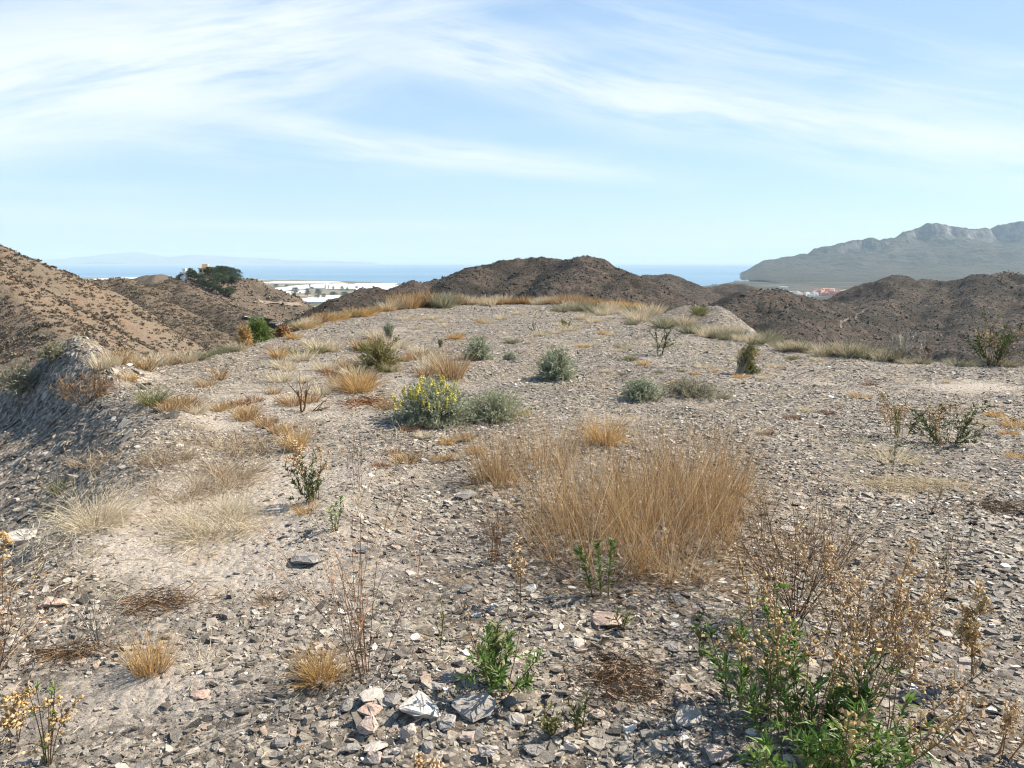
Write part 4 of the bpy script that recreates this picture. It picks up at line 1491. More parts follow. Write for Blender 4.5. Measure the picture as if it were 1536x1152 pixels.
def heads(G, P, rng, per, r, t0, t1, off=0.5):
    b, tg, idx = along(P, rng, per, t0, t1)
    blobs(G, b + rng.randn(len(b), 3) * r * off, r * (0.5 + 0.8 * rng.rand(len(b))), rng, np.clip(0.55 + 0.25 * rng.randn(len(b)), 0, 1), 0.9)


def weed(name, px, py, wp, hp, label, cat, seed, stems=8, spread=0.5, leafL=0.05, leafW=0.011, per=34, leaf='green_leaf', stem='brown_twig',
         kid=3, lev=1, leaf_t=(0.05, 0.95), head=None, head_n=0, head_r=0.006, head_t=(0.6, 1.0), R=0.12, hstems=0, hh=1.0, r0=0.003, bend=0.1, wander=0.1,
         rz=0.0, hleaf=0, up=0.9, headkid=5, tilt=(0, 0)):
    """leafy plant: stems, foliage and, where it has them, dry seed heads on taller stalks"""
    rng = np.random.RandomState(seed)
    p = hit_brow(px, py)
    s = px_scale(p)
    w, h = wp * s, hp * s
    t = thing(name, label, cat, p)
    t.rotation_euler = (tilt[0], tilt[1], rz)
    S, L, tops = Geo(), Geo(), []
    if stems:
        P, r, lv = grow(rng, stems, w * R, h, spread, lev, kid, wander, 6, r0, bend, 0.5, 0.45, 0.15)
        tubes(S, P, r, 0.15 + 0.5 * rng.rand(len(P)))
        if per:
            spikes(L, P[lv == 0], rng, per, leafL, leafW, leaf_t[0], leaf_t[1], up)
            if lev:
                spikes(L, P[lv > 0], rng, max(3, per // 2), leafL * 0.85, leafW * 0.9, 0.15, 1.0, up)
            # rosettes at the stem tips
            tips = np.repeat(P[:, -2:, :], 1, 0)
            spikes(L, tips, rng, max(4, per // 6), leafL, leafW, 0.3, 1.0, 1.0)
        if head and not hstems:
            for k in range(stems):
                Hd = Geo()
                tubes(Hd, P[k:k + 1], r[k:k + 1] * 1.05, np.array([0.4]))
                heads(Hd, P[k:k + 1], rng, head_n * 3, head_r, head_t[0], head_t[1], 1.2)
                tops.append(Hd)
    if hstems:
        P, r, lv = grow(rng, hstems, w * R, h * hh, spread * 0.85, 1, headkid, wander, 7, r0 * 0.9, bend, 0.55, 0.28, 0.45)
        for k in range(hstems):
            Hd = Geo()
            sl_ = slice(hstems + k * headkid, hstems + (k + 1) * headkid)
            kids = P[sl_]
            tubes(Hd, P[k:k + 1], r[k:k + 1], 0.3 + 0.5 * rng.rand(1))
            tubes(Hd, kids, r[sl_], 0.3 + 0.5 * rng.rand(len(kids)))
            heads(Hd, kids, rng, head_n, head_r, 0.3, 1.0, 1.2)
            heads(Hd, P[k:k + 1], rng, head_n, head_r, head_t[0], 1.0, 1.6)
            if hleaf:
                spikes(Hd, P[k:k + 1], rng, hleaf, leafL * 0.6, leafW * 0.8, 0.3, 0.95, 0.6)
            tops.append(Hd)
    for nm, G, mt in [('stems', S, stem), ('foliage', L, leaf)] + [('seed_stalk', Hd, (stem, head)) for Hd in tops]:
        if G.n:
            obj(nm, G.build(nm, tuple(M[q] for q in mt) if isinstance(mt, tuple) else M[mt]), t)
    return t


def twig_bush(name, px, py, wp, hp, label, cat, seed, mat='brown_twig', n=9, spread=0.7, lev=2, kids=4, r0=0.003, wander=0.14, R=0.06, bend=0.0, kid_len=0.5,
              head=None, head_n=0, head_r=0.004, tilt=(0, 0), kid_ang=0.5, tmin=0.25, rlow=1.0):
    rng = np.random.RandomState(seed)
    p = hit_brow(px, py)
    s = px_scale(p)
    P, r, lv = grow(rng, n, wp * s * R, hp * s, spread, lev, kids, wander, 5, max(r0, 0.36 * s), bend, kid_ang, kid_len, tmin)
    P[..., 2] = np.maximum(P[..., 2], 0.004 - 0.02 * (lv == 0)[:, None])
    G = Geo()
    tubes(G, P, np.maximum(r, 0.25 * s), np.clip(0.15 + 0.3 * lv + 0.25 * rng.randn(len(P)), 0, 1))
    if head:
        heads(G, P[lv == lv.max()], rng, head_n, head_r, 0.4, 1.0, 0.2)
        o = obj(name, G.build(name, (M[mat], M[head])), None, p)
        o.rotation_euler = (tilt[0], tilt[1], 0)
        return tag(o, label, cat)
    o = obj(name, G.build(name, M[mat]), None, p)
    o.rotation_euler = (tilt[0], tilt[1], 0)
    return tag(o, label, cat)


def cushion(name, px, py, wp, hp, label, cat, seed, leaf='sage_leaf', n=260, flowers=0, depth=1.0, leafL=0.03, leafW=0.006, per=14, spread=1.5, stem='grey_twig',
            flower='yellow_flower', fr=0.008, fside=(-0.3, 1.0), up=1.1, tilt=(0, 0)):
    """rounded bush of fine twigs"""
    rng = np.random.RandomState(seed)
    p = hit_brow(px, py)
    s = px_scale(p)
    w, h = wp * s, hp * s
    p = p + np.array([0, w * 0.25 * depth, 0])
    p[2] = float(Hn(p[0], p[1]))
    t = thing(name, label, cat, p)
    t.rotation_euler = (tilt[0], tilt[1], 0)
    a = rng.rand(n) * 2 * PI
    c = rng.rand(n) ** 0.75
    th = c * spread
    d = np.stack([np.cos(a) * np.sin(th) * w * 0.52, np.sin(a) * np.sin(th) * w * 0.52 * depth, np.maximum(np.cos(th), 0.06) * h * (1 + 0.16 * np.sin(a * 3 + seed))], 1)
    d = d * (0.78 + 0.3 * rng.rand(n))[:, None]
    base = np.stack([rng.randn(n) * w * 0.06, rng.randn(n) * w * 0.06 * depth, np.full(n, -0.01)], 1)
    u = np.linspace(0, 1, 5)[None, :, None]
    P = base[:, None] + d[:, None] * u + rng.randn(n, 5, 3) * u * h * 0.035
    P[..., 2] += (u[..., 0] * (1 - u[..., 0])) * h * 0.25
    S, L, Fl = Geo(), Geo(), Geo()
    tubes(S, P, np.linspace(1, 0.4, 5)[None].repeat(n, 0) * max(0.0018, 0.3 * s), rng.rand(n))
    spikes(L, P, rng, per, leafL, leafW, 0.25, 1.0, up)
    obj('stems', S.build('stems', M[stem]), t)
    obj('foliage', L.build('foliage', M[leaf]), t)
    if flowers:
        tip = P[:, -1]
        ok = (tip[:, 2] > h * 0.4) & (tip[:, 2] < h * 1.06) & (tip[:, 0] > fside[0] * w * 2) & (tip[:, 0] < fside[1] * w * 0.5)
        tip = tip[ok]
        nsp = min(flowers, len(tip))
        for q in tip[rng.permutation(len(tip))[:nsp]]:     # each spike of flowers a part of its own
            Fl = Geo()
            m = 9
            u = np.linspace(0, 1, m)
            lean = rng.randn(2) * 0.25
            c = q + np.stack([u * lean[0], u * lean[1], u], 1) * fr * 4.5 + rng.randn(m, 3) * fr * 0.35
            blobs(Fl, c, fr * (1.15 - 0.55 * u) * (0.8 + 0.4 * rng.rand(m)), rng, rng.rand(m))
            obj('flower_spike', Fl.build('flower_spike', M[flower]), t)
    return t


def mat_patch(name, px, py, wp, dp, mat, n, label, cat, seed, hgt=0.02, blade=0.0025):
    """flat patch of dead stalks lying on the gravel; wp, dp its size across and in depth (photograph pixels across)"""
    rng = np.random.RandomState(seed)
    p = hit_brow(px, py)
    s = px_scale(p)
    G = Geo()
    x, y = rng.randn(n) * wp * s * 0.26, rng.randn(n) * dp * s * 0.26
    base = np.stack([x, y, Hn(p[0] + x, p[1] + y) - p[2] + hgt * rng.rand(n)], 1)
    P = curve(base, rng.rand(n) * 2 * PI, 1.1 + 0.5 * rng.rand(n), 0.05 + 0.09 * rng.rand(n), 0.3 * np.ones(n), 4, rng, 0.45)
    ribbons(G, P, np.full((n, 4), 1.0) * max(blade, 0.6 * s), rng, 0.8 * rng.rand(n))
    return tag(obj(name, G.build(name, M[mat]), None, p), label, cat)


# --- near plants, right foreground
weed('leafy_shrub', 1235, 1165, 280, 150, 'big leafy green shrub at the bottom right corner with gold seed heads on brown stalks', 'shrub', 201,
     stems=17, spread=0.72, leafL=0.062, leafW=0.012, per=32, kid=3, R=0.3, hstems=9, hh=1.7, head='gold_head', head_n=7, head_r=0.0075, head_t=(0.75, 1), headkid=6, r0=0.0035)
weed('leafy_weed', 1115, 1062, 90, 150, 'green leafy weed with upright stems at the left side of the big shrub', 'weed', 202,
     stems=6, spread=0.28, leafL=0.05, leafW=0.011, per=40, R=0.35, kid=1)
weed('leafy_weed', 1168, 1010, 60, 90, 'small green weed under the bare twig shrub, among brown stalks', 'weed', 203, stems=4, spread=0.3, leafL=0.05, leafW=0.011, per=30, R=0.3, kid=1)
twig_bush('twig_shrub', 1195, 925, 190, 175, 'bare brown twig shrub fanning upward behind the big leafy shrub', 'shrub', 204, n=22, spread=0.75, lev=2, kids=5, R=0.05, r0=0.0026)
weed('seed_head_plant', 1290, 1045, 190, 240, 'tall brown dry plant thick with pinkish tan seed heads, above the big leafy shrub', 'dry plant', 205,
     stems=0, hstems=9, spread=0.42, head='seed_head', head_n=16, head_r=0.0065, head_t=(0.35, 1), R=0.12, headkid=9, hleaf=12, leafL=0.03, leafW=0.008, stem='brown_twig')
weed('seed_head_plant', 1345, 1110, 150, 215, 'leaning brown seed head stalks between the tall dry plant and the right edge', 'dry plant', 206,
     stems=0, hstems=4, spread=0.5, head='seed_head', head_n=10, head_r=0.006, head_t=(0.6, 1), R=0.1, headkid=6, tilt=(0, 0.25))
weed('seed_head_plant', 1462, 1025, 50, 145, 'single upright stalk with a dense club of golden seed heads near the right edge', 'dry plant', 207,
     stems=0, hstems=3, spread=0.12, head='gold_head', head_n=13, head_r=0.0085, head_t=(0.45, 1), R=0.12, headkid=8, hleaf=10, leafL=0.03, leafW=0.007)
weed('seed_head_plant', 1492, 1135, 120, 95, 'dry pinkish stalk leaning out over the gravel in the lower right corner', 'dry plant', 208,
     stems=0, hstems=6, spread=0.8, head='seed_head', head_n=8, head_r=0.006, head_t=(0.4, 1), R=0.2, headkid=5, stem='red_twig')
weed('seed_head_plant', 1190, 1110, 190, 225, 'gold seed head stalks rising through the left half of the big leafy shrub', 'dry plant', 209,
     stems=0, hstems=10, spread=0.35, head='gold_head', head_n=7, head_r=0.0072, head_t=(0.7, 1), R=0.3, headkid=4, hleaf=12, leafL=0.03, leafW=0.006)
weed('seed_head_plant', 1150, 940, 70, 130, 'thin stalks with pinkish seed heads left of the bare twig shrub', 'dry plant', 210,
     stems=0, hstems=4, spread=0.3, head='seed_head', head_n=8, head_r=0.006, head_t=(0.6, 1), R=0.3, headkid=5)
twig_bush('twig_shrub', 1405, 905, 110, 120, 'small dark twiggy plant with a few leaves, behind the club of golden heads', 'dry plant', 211, n=6, spread=0.8, r0=0.002, lev=1, kids=5, head='dark_leaf', head_n=3, head_r=0.005)
# --- near plants, middle
weed('leafy_weed', 748, 1040, 100, 96, 'bushy green weed behind the brown layered slab, bottom centre', 'weed', 220, stems=9, spread=0.6, leafL=0.05, leafW=0.011, per=24, R=0.15, kid=2,
     hstems=3, hh=1.5, head='brown_twig', head_n=6, head_r=0.004, headkid=4)
weed('leafy_weed', 897, 895, 50, 118, 'tall single green stem with leaf whorls in front of the big straw clump', 'weed', 221, stems=3, spread=0.14, leafL=0.042, leafW=0.011, per=60, R=0.3, lev=0, r0=0.004, tilt=(0, -0.12))
weed('seed_head_plant', 783, 905, 40, 100, 'thin stalk with pale pink seed heads left of the tall green stem', 'dry plant', 222, stems=0, hstems=2, spread=0.12, head='seed_head', head_n=9, head_r=0.0085, head_t=(0.6, 1), R=0.2, headkid=4)
place_grass('straw_clump', 950, 812, 395, 192, 'straw', 2100, 'biggest clump of tall straw coloured dry grass, in the middle of the picture', 'dry grass', lean=0.6, droop=0.35, R=0.8, dead=0.35, subs=110)
place_grass('straw_clump', 1035, 745, 190, 130, 'straw', 700, 'straw coloured grass at the back right of the biggest clump, brown at its foot', 'dry grass', lean=0.6, droop=0.3, R=0.85, dead=0.4, subs=26)
place_grass('straw_clump', 745, 725, 95, 95, 'straw', 420, 'smaller tan straw clump left of and behind the biggest one', 'dry grass', lean=0.6, droop=0.35, R=0.7, dead=0.4, subs=14)
place_grass('straw_clump', 815, 700, 110, 75, 'straw', 260, 'thin straw stems between the two tan clumps', 'dry grass', lean=0.4, droop=0.3, R=0.8)
place_grass('grass_tuft', 1030, 862, 170, 75, 'pale_straw', 190, 'long pale bent straws sprawling at the right foot of the biggest clump', 'dry grass', lean=1.2, droop=0.9, R=0.4, dead=0.6)
place_grass('grass_tuft', 905, 665, 70, 52, 'orange_straw', 520, 'rounded orange dry tuft behind the biggest straw clump', 'dry grass', lean=0.95, droop=0.5, R=0.4)
place_grass('grass_tuft', 670, 666, 22, 16, 'orange_straw', 120, 'tiny orange tuft in front of the yellow flowering bush', 'dry grass', lean=0.9, R=0.5)
place_grass('grass_tuft', 786, 622, 22, 14, 'orange_straw', 110, 'tiny straw tuft at the right foot of the grey green bush', 'dry grass', lean=0.9, R=0.5)
twig_bush('dry_sprout', 738, 842, 50, 85, 'thin reddish dry sprouts standing left of the biggest straw clump', 'dry plant', 223, 'red_twig', n=9, spread=0.3, lev=1, kids=4, R=0.2, r0=0.0018)
twig_bush('twig_shrub', 552, 1018, 190, 235, 'tall sparse reddish twig shrub standing behind the stone heap', 'shrub', 224, 'red_twig', n=10, spread=0.6, lev=2, kids=3, R=0.1, r0=0.002, head='straw', head_n=1, head_r=0.0028)
place_grass('grass_tuft', 482, 1020, 95, 62, 'orange_straw', 520, 'golden fan shaped tuft leaning left at the foot of the reddish twig shrub', 'dry grass', lean=0.9, droop=0.45, R=0.35)
mat_patch('dead_mat', 930, 1025, 120, 150, 'brown_twig', 620, 'dark brown flat mat of dead stalks left of the big leafy shrub', 'dead plant', 225)
weed('leafy_weed', 826, 1100, 30, 45, 'small reddish green sprig near the bottom, left of a darker one', 'weed', 226, stems=4, spread=0.35, leafL=0.025, leafW=0.006, per=22, R=0.3, leaf='olive_leaf', stem='red_twig')
weed('leafy_weed', 870, 1095, 26, 50, 'small dark green sprig near the bottom, right of a reddish one', 'weed', 227, stems=3, spread=0.25, leafL=0.025, leafW=0.006, per=22, R=0.3, leaf='dark_leaf')
weed('leafy_weed', 1057, 990, 26, 75, 'thin dark sprig standing alone left of the big leafy shrub', 'weed', 228, stems=2, spread=0.15, leafL=0.025, leafW=0.006, per=30, R=0.3, leaf='dark_leaf', stem='brown_twig')
weed('leafy_weed', 657, 970, 20, 62, 'thin dark sprig with a yellowish tip left of the bushy green weed', 'weed', 229, stems=1, spread=0.1, leafL=0.022, leafW=0.005, per=34, R=0.2, leaf='olive_leaf')
weed('leafy_weed', 930, 945, 24, 36, 'small yellowing sprig below the tall single green stem', 'weed', 230, stems=2, spread=0.3, leafL=0.03, leafW=0.007, per=14, R=0.2, leaf='olive_leaf')
weed('seed_head_plant', 650, 1175, 50, 60, 'tan seed head stalk cut by the bottom edge left of centre', 'dry plant', 231, stems=0, hstems=2, spread=0.12, head='seed_head', head_n=10, head_r=0.0075, head_t=(0.4, 1), R=0.3, headkid=4)
# --- left foreground
twig_bush('twig_shrub', -12, 1010, 130, 150, 'reddish brown twig shrub with orange bits cut by the left edge', 'shrub', 240, 'red_twig', n=18, spread=0.8, lev=2, kids=4, R=0.1, r0=0.0022, head='gold_head', head_n=1, head_r=0.004)
place_grass('grass_tuft', 228, 1008, 78, 62, 'orange_straw', 330, 'upright golden tuft of curly dry stems in the left foreground', 'dry grass', lean=0.45, droop=0.35, R=0.55, wander=0.2)
place_grass('grass_tuft', 300, 995, 90, 50, 'pale_straw', 90, 'sparse bent straws right of the golden curly tuft', 'dry grass', lean=1.0, droop=0.8, R=0.5)
mat_patch('dead_mat', 238, 908, 120, 80, 'brown_twig', 330, 'dark brown dead patch on the pale dust behind the golden curly tuft', 'dead plant', 241)
mat_patch('dead_mat', 100, 985, 120, 45, 'brown_twig', 210, 'brown dead mat lying right of the reddish twig shrub', 'dead plant', 242)
twig_bush('dry_sprout', 150, 968, 60, 75, 'dark grey dead sprout with bent sticks left of the golden curly tuft', 'dry plant', 243, 'grey_twig', n=5, spread=0.6, lev=1, kids=5, R=0.1, r0=0.003)
weed('seed_head_plant', 70, 1150, 40, 125, 'tall stalk with golden seed heads in the lower left corner, green at its foot', 'dry plant', 244, stems=5, spread=0.5, leafL=0.035, leafW=0.008, per=5, lev=0, hstems=2, hh=1.0,
     head='gold_head', head_n=9, head_r=0.0075, head_t=(0.5, 1), R=0.12, headkid=4)
weed('seed_head_plant', 16, 1120, 50, 85, 'golden seed head stalks at the very left edge, shorter than their neighbour', 'dry plant', 245, stems=0, hstems=3, spread=0.25, head='gold_head', head_n=10, head_r=0.0075, head_t=(0.4, 1), R=0.2, headkid=5)
weed('seed_head_plant', 2, 905, 30, 130, 'golden seed head stalk at the left edge above the reddish twig shrub', 'dry plant', 246, stems=0, hstems=2, spread=0.15, head='gold_head', head_n=9, head_r=0.01, head_t=(0.5, 1), R=0.2, headkid=4)
twig_bush('dead_vines', 55, 845, 150, 75, 'tangle of dead grey vines on the dark bank at the left edge', 'dead plant', 247, 'grey_twig', n=22, spread=1.3, lev=2, kids=4, R=0.35, r0=0.003, wander=0.5, bend=0.8, kid_ang=1.0)
place_grass('grass_tuft', 142, 790, 105, 78, 'pale_straw', 640, 'drooping whitish straw tuft on the dark bank', 'dry grass', lean=0.75, droop=1.5, R=0.55, wander=0.28)
place_grass('grass_tuft', 88, 742, 26, 32, 'olive_leaf', 90, 'small olive grass tuft at the left of the whitish straw tuft', 'grass', lean=0.5, R=0.4)
for (px, py, wp, hp, n, lab) in [(318, 790, 120, 95, 240, 'wispy pale dry plant on the dust, nearest of the wispy row on the left'),
                                 (268, 742, 80, 52, 150, 'wispy greyish dry plant behind the flat white stone on the left bank'),
                                 (330, 722, 100, 68, 220, 'wispy pale dry plant, second of the wispy row on the left'),
                                 (345, 672, 95, 45, 190, 'wispy pale dry plant, third of the wispy row on the left'),
                                 (160, 692, 80, 36, 130, 'low greyish dry tangle on the dark bank above the whitish tuft'),
                                 (250, 690, 60, 40, 120, 'low pale dry tangle on the crest of the bank')]:
    place_grass('wispy_plant', px, py, wp * 1.3, hp * 0.85, 'tan_wisp' if n != 240 else 'pale_straw', int(n * 2.6), lab, 'dry plant', lean=0.9, droop=0.9, R=0.9, dead=0.8, wander=0.32, subs=max(8, n // 9))
weed('leafy_weed', 470, 752, 62, 60, 'dark green leafy plant with a tall seed spike and an orange tuft at its foot', 'weed', 250, stems=9, spread=0.5, leafL=0.035, leafW=0.008, per=30, R=0.15, hstems=3, hh=1.85,
     head='seed_head', head_n=14, head_r=0.008, head_t=(0.5, 1), headkid=5, leaf='dark_leaf')
place_grass('grass_tuft', 461, 768, 42, 20, 'orange_straw', 170, 'low orange tuft at the foot of the dark green leafy plant', 'dry grass', lean=0.8, R=0.7)
weed('leafy_weed', 502, 797, 26, 54, 'small bright green sprig with a yellow tip right of the dark green leafy plant', 'weed', 251, stems=3, spread=0.3, leafL=0.035, leafW=0.009, per=22, R=0.25, head='yellow_flower', head_n=2, head_r=0.004, lev=0)
place_grass('grass_tuft', 443, 676, 46, 46, 'orange_straw', 240, 'orange dry tuft behind the seed spike plant', 'dry grass', lean=0.5, R=0.5, droop=0.4)
twig_bush('dry_sprout', 540, 735, 60, 70, 'thin brown sprouts right of the dark green leafy plant', 'dry plant', 252, 'brown_twig', n=7, spread=0.5, lev=1, kids=4, R=0.2, r0=0.0016)
twig_bush('dead_branch', 455, 618, 110, 48, 'black dead branch lying on the ground left of the flowering bush', 'dead branch', 253, 'brown_twig', n=5, spread=1.0, lev=1, kids=3, R=0.05, r0=0.012, tilt=(0, 0.55))
place_grass('grass_tuft', 370, 624, 34, 26, 'orange_straw', 160, 'orange tuft on the track left of the dead branch', 'dry grass', lean=0.8, R=0.5)
place_grass('grass_tuft', 408, 905, 50, 30, 'brown_twig', 150, 'small brown dry clump in the gravel, left of the reddish twig shrub', 'dry grass', lean=0.9, R=0.6)
# --- berm
twig_bush('dry_bush', 132, 607, 62, 42, 'brown dry bush on the dark side of the spoil mound', 'dry bush', 260, 'brown_twig', n=34, spread=0.95, lev=2, kids=4, R=0.25, r0=0.0016, kid_len=0.55)
place_grass('grass_tuft', 194, 572, 28, 18, 'orange_straw', 180, 'bright orange tuft on the sunny side of the spoil mound', 'dry grass', lean=0.9, R=0.5)
place_grass('grass_tuft', 229, 608, 46, 34, 'olive_leaf', 320, 'olive and straw tuft in front of the spoil mound', 'grass', lean=0.7, R=0.5, droop=0.4)
cushion('pale_bush', 22, 612, 90, 46, 'pale grey dry bush beside the spoil mound at the left edge', 'bush', 261, leaf='sage_grass', n=220, per=10, leafL=0.06, leafW=0.01)
cushion('pale_bush', 75, 552, 50, 22, 'small pale grey dry bush behind the spoil mound', 'bush', 262, leaf='sage_grass', n=150, per=10, leafL=0.06, leafW=0.01)
# --- middle bushes
cushion('flowering_bush', 648, 640, 142, 60, 'grey green bush topped with yellow flowers', 'bush', 270, n=720, flowers=96, depth=0.9, leafL=0.036, leafW=0.009, per=20, fr=0.0115, fside=(-0.3, 0.5))
cushion('sage_bush', 742, 634, 104, 46, 'dull grey green bush touching the flowering bush on its right', 'bush', 271, leaf='sage_leaf', n=460, depth=0.9, leafL=0.032, leafW=0.007, per=16, flowers=5, fr=0.005, stem='pale_straw')
cushion('sage_bush', 835, 570, 60, 44, 'round silver green bush standing alone on bare gravel in the middle distance', 'bush', 272, n=300, depth=1.0, leafL=0.05, leafW=0.012, per=16, flowers=6, fr=0.008)
cushion('sage_bush', 965, 602, 66, 30, 'low grey green bush right of centre, left half of a pair', 'bush', 273, n=220, leafL=0.045, leafW=0.010, per=13)
cushion('sage_bush', 1040, 597, 100, 24, 'spreading low grey green bush, right half of a pair', 'bush', 274, leaf='sage_grass', n=200, leafL=0.05, leafW=0.010, per=10)
cushion('green_bush', 1110, 562, 34, 50, 'upright olive green bush leaning right on the open gravel', 'bush', 275, leaf='olive_leaf', n=95, spread=0.85, leafL=0.06, leafW=0.011, per=13, tilt=(0, 0.4), up=1.8)
cushion('green_bush', 1128, 560, 30, 16, 'small green cushion at the right foot of the upright leaning bush', 'bush', 276, leaf='olive_leaf', n=80, leafL=0.05, leafW=0.01, per=10)
cushion('green_bush', 566, 556, 68, 42, 'dark green and brown bush behind the flowering bush', 'bush', 277, leaf='olive_leaf', n=240, leafL=0.05, leafW=0.012, per=14, up=1.5, stem='red_twig')
place_grass('grass_tuft', 676, 568, 56, 50, 'straw', 360, 'orange tan upright grass behind the flowering bush', 'dry grass', lean=0.5, R=0.6)
place_grass('grass_tuft', 645, 555, 40, 36, 'pale_straw', 160, 'pale straw grass left of the orange tan upright grass', 'dry grass', lean=0.5, R=0.6)
place_grass('grass_tuft', 537, 588, 62, 40, 'orange_straw', 380, 'brown orange dry tuft left of the flowering bush', 'dry grass', lean=0.8, R=0.5)
mat_patch('dead_mat', 548, 604, 70, 110, 'red_twig', 420, 'flat rusty red dead mat left of the flowering bush', 'dead plant', 278, blade=0.005)
cushion('sage_bush', 716, 540, 46, 30, 'pale green feathery bush behind the flowering bush', 'bush', 279, n=180, leafL=0.06, leafW=0.012, per=13)
cushion('sage_bush', 766, 540, 20, 12, 'tiny grey green cushion right of the pale green feathery bush', 'bush', 280, n=80, leafL=0.04, leafW=0.01, per=10)
weed('leafy_weed', 990, 533, 20, 42, 'thin dark sapling with green base on the far gravel', 'weed', 281, stems=3, spread=0.2, leafL=0.06, leafW=0.02, per=22, R=0.3, leaf='dark_leaf', r0=0.008)
weed('dark_shrub', 1420, 668, 120, 62, 'dark green spreading shrub with orange seed spikes on the right', 'shrub', 282, stems=12, spread=0.85, leafL=0.04, leafW=0.010, per=36, R=0.15, leaf='dark_leaf',
     hstems=8, hh=1.25, head='seed_head', head_n=6, head_r=0.009, head_t=(0.7, 1), headkid=3)
weed('dark_shrub', 1350, 655, 70, 62, 'brownish seedy plant at the left of the dark green spreading shrub', 'shrub', 283, stems=5, spread=0.5, leafL=0.035, leafW=0.009, per=20, R=0.2, leaf='olive_leaf',
     hstems=7, hh=1.0, head='seed_head', head_n=8, head_r=0.009, head_t=(0.5, 1), headkid=4)
place_grass('grass_tuft', 1335, 690, 130, 40, 'pale_straw', 240, 'tangle of dead straw in front of the dark green spreading shrub', 'dry grass', lean=1.2, droop=0.6, R=0.6, dead=0.8)
weed('leafy_weed', 1338, 708, 16, 60, 'single thin green stem in front of the straw tangle on the right', 'weed', 284, stems=1, spread=0.05, leafL=0.03, leafW=0.008, per=30, R=0.1, leaf='olive_leaf')
mat_patch('dead_mat', 1370, 728, 170, 60, 'pale_straw', 900, 'scatter of long dead straws on the gravel below the dark green shrub', 'dead plant', 285)
twig_bush('twig_shrub', 1285, 665, 90, 85, 'sparse dead stems left of the brownish seedy plant', 'dry plant', 286, 'grey_twig', n=5, spread=0.7, lev=1, kids=3, R=0.3, r0=0.002)
twig_bush('twig_shrub', 1395, 770, 60, 40, 'low dark dead sprig alone on the gravel at the right', 'dry plant', 287, 'brown_twig', n=9, spread=1.0, lev=1, kids=4, R=0.2, r0=0.002)
mat_patch('dead_mat', 1500, 765, 110, 60, 'brown_twig', 260, 'thin brown dead mat by the right edge', 'dead plant', 288)
place_grass('grass_tuft', 1290, 597, 34, 12, 'orange_straw', 150, 'small orange mat tuft on the right gravel, standing alone', 'dry grass', lean=1.1, R=0.7)
place_grass('grass_tuft', 1525, 640, 40, 20, 'orange_straw', 220, 'orange tuft with green at the right edge, farther one', 'dry grass', lean=1.0, R=0.7)
place_grass('grass_tuft', 1527, 686, 34, 14, 'orange_straw', 160, 'orange tuft at the right edge, nearer one', 'dry grass', lean=1.1, R=0.7)
weed('spiky_shrub', 1488, 545, 76, 62, 'dark shrub with upright tan seed spikes on the right brow of the plateau', 'shrub', 290, stems=11, spread=0.7, leafL=0.06, leafW=0.02, per=30, R=0.15, leaf='dark_leaf',
     hstems=9, hh=1.1, head='seed_head', head_n=10, head_r=0.012, head_t=(0.45, 1), headkid=2, r0=0.006)
twig_bush('dry_bush', 1355, 538, 46, 36, 'brown dead bush on the right brow, left of the spiky shrub', 'dry bush', 291, 'grey_twig', n=16, spread=0.8, lev=2, kids=4, R=0.2, r0=0.005)
twig_bush('dry_bush', 1395, 533, 24, 34, 'thin dead stems on the right brow between dead bush and spiky shrub', 'dry bush', 292, 'brown_twig', n=5, spread=0.5, lev=1, kids=4, R=0.2, r0=0.005)
cushion('green_bush', 383, 514, 44, 34, 'bright green broom like bush on the left brow above the road', 'bush', 293, leaf='green_leaf', n=260, leafL=0.12, leafW=0.012, per=14, up=2.0, stem='red_twig')
cushion('green_bush', 366, 514, 20, 34, 'rusty brown dry bush at the left side of the bright green bush', 'dry bush', 294, leaf='orange_straw', n=110, leafL=0.08, leafW=0.012, per=12, up=1.6, stem='red_twig')
cushion('green_bush', 423, 502, 24, 16, 'rusty brown low bush right of the bright green bush', 'dry bush', 295, leaf='red_twig', n=110, leafL=0.08, leafW=0.014, per=12, stem='red_twig')
cushion('sage_bush', 583, 512, 22, 30, 'pale green feathery plant with a dark stem on the far left gravel', 'bush', 296, n=70, leafL=0.06, leafW=0.010, per=10, spread=0.8)
weed('leafy_weed', 588, 519, 12, 14, 'tiny dark sprig at the foot of the pale feathery plant', 'weed', 297, stems=4, spread=0.4, leafL=0.04, leafW=0.014, per=12, R=0.3, leaf='dark_leaf', r0=0.006)
weed('leafy_weed', 661, 522, 10, 12, 'tiny dark sprig left of the pale green feathery bush', 'weed', 298, stems=4, spread=0.5, leafL=0.04, leafW=0.014, per=12, R=0.3, leaf='dark_leaf', r0=0.006)
weed('leafy_weed', 850, 495, 10, 12, 'tiny dark sprig by the dead branch on the far gravel', 'weed', 299, stems=4, spread=0.5, leafL=0.06, leafW=0.02, per=10, R=0.3, leaf='olive_leaf', r0=0.008)
twig_bush('dead_branch', 805, 497, 50, 14, 'pale dead branch lying on the far gravel', 'dead branch', 300, 'grey_twig', n=3, spread=1.3, lev=1, kids=3, R=0.1, r0=0.02)
place_grass('grass_tuft', 440, 508, 22, 14, 'orange_straw', 160, 'orange tuft alone on the left brow right of the rusty low bush', 'dry grass', lean=0.9, R=0.6)
place_grass('grass_tuft', 418, 538, 30, 24, 'orange_straw', 200, 'orange straw tuft on the left gravel below the bright green bush', 'dry grass', lean=0.7, R=0.5)
place_grass('grass_tuft', 478, 486, 22, 22, 'red_twig', 160, 'rusty round tuft sitting on the left brow', 'dry grass', lean=0.9, R=0.5)
place_grass('grass_tuft', 330, 570, 26, 26, 'straw', 120, 'small brown sprig on the open gravel right of the spoil mound', 'dry grass', lean=0.6, R=0.5)
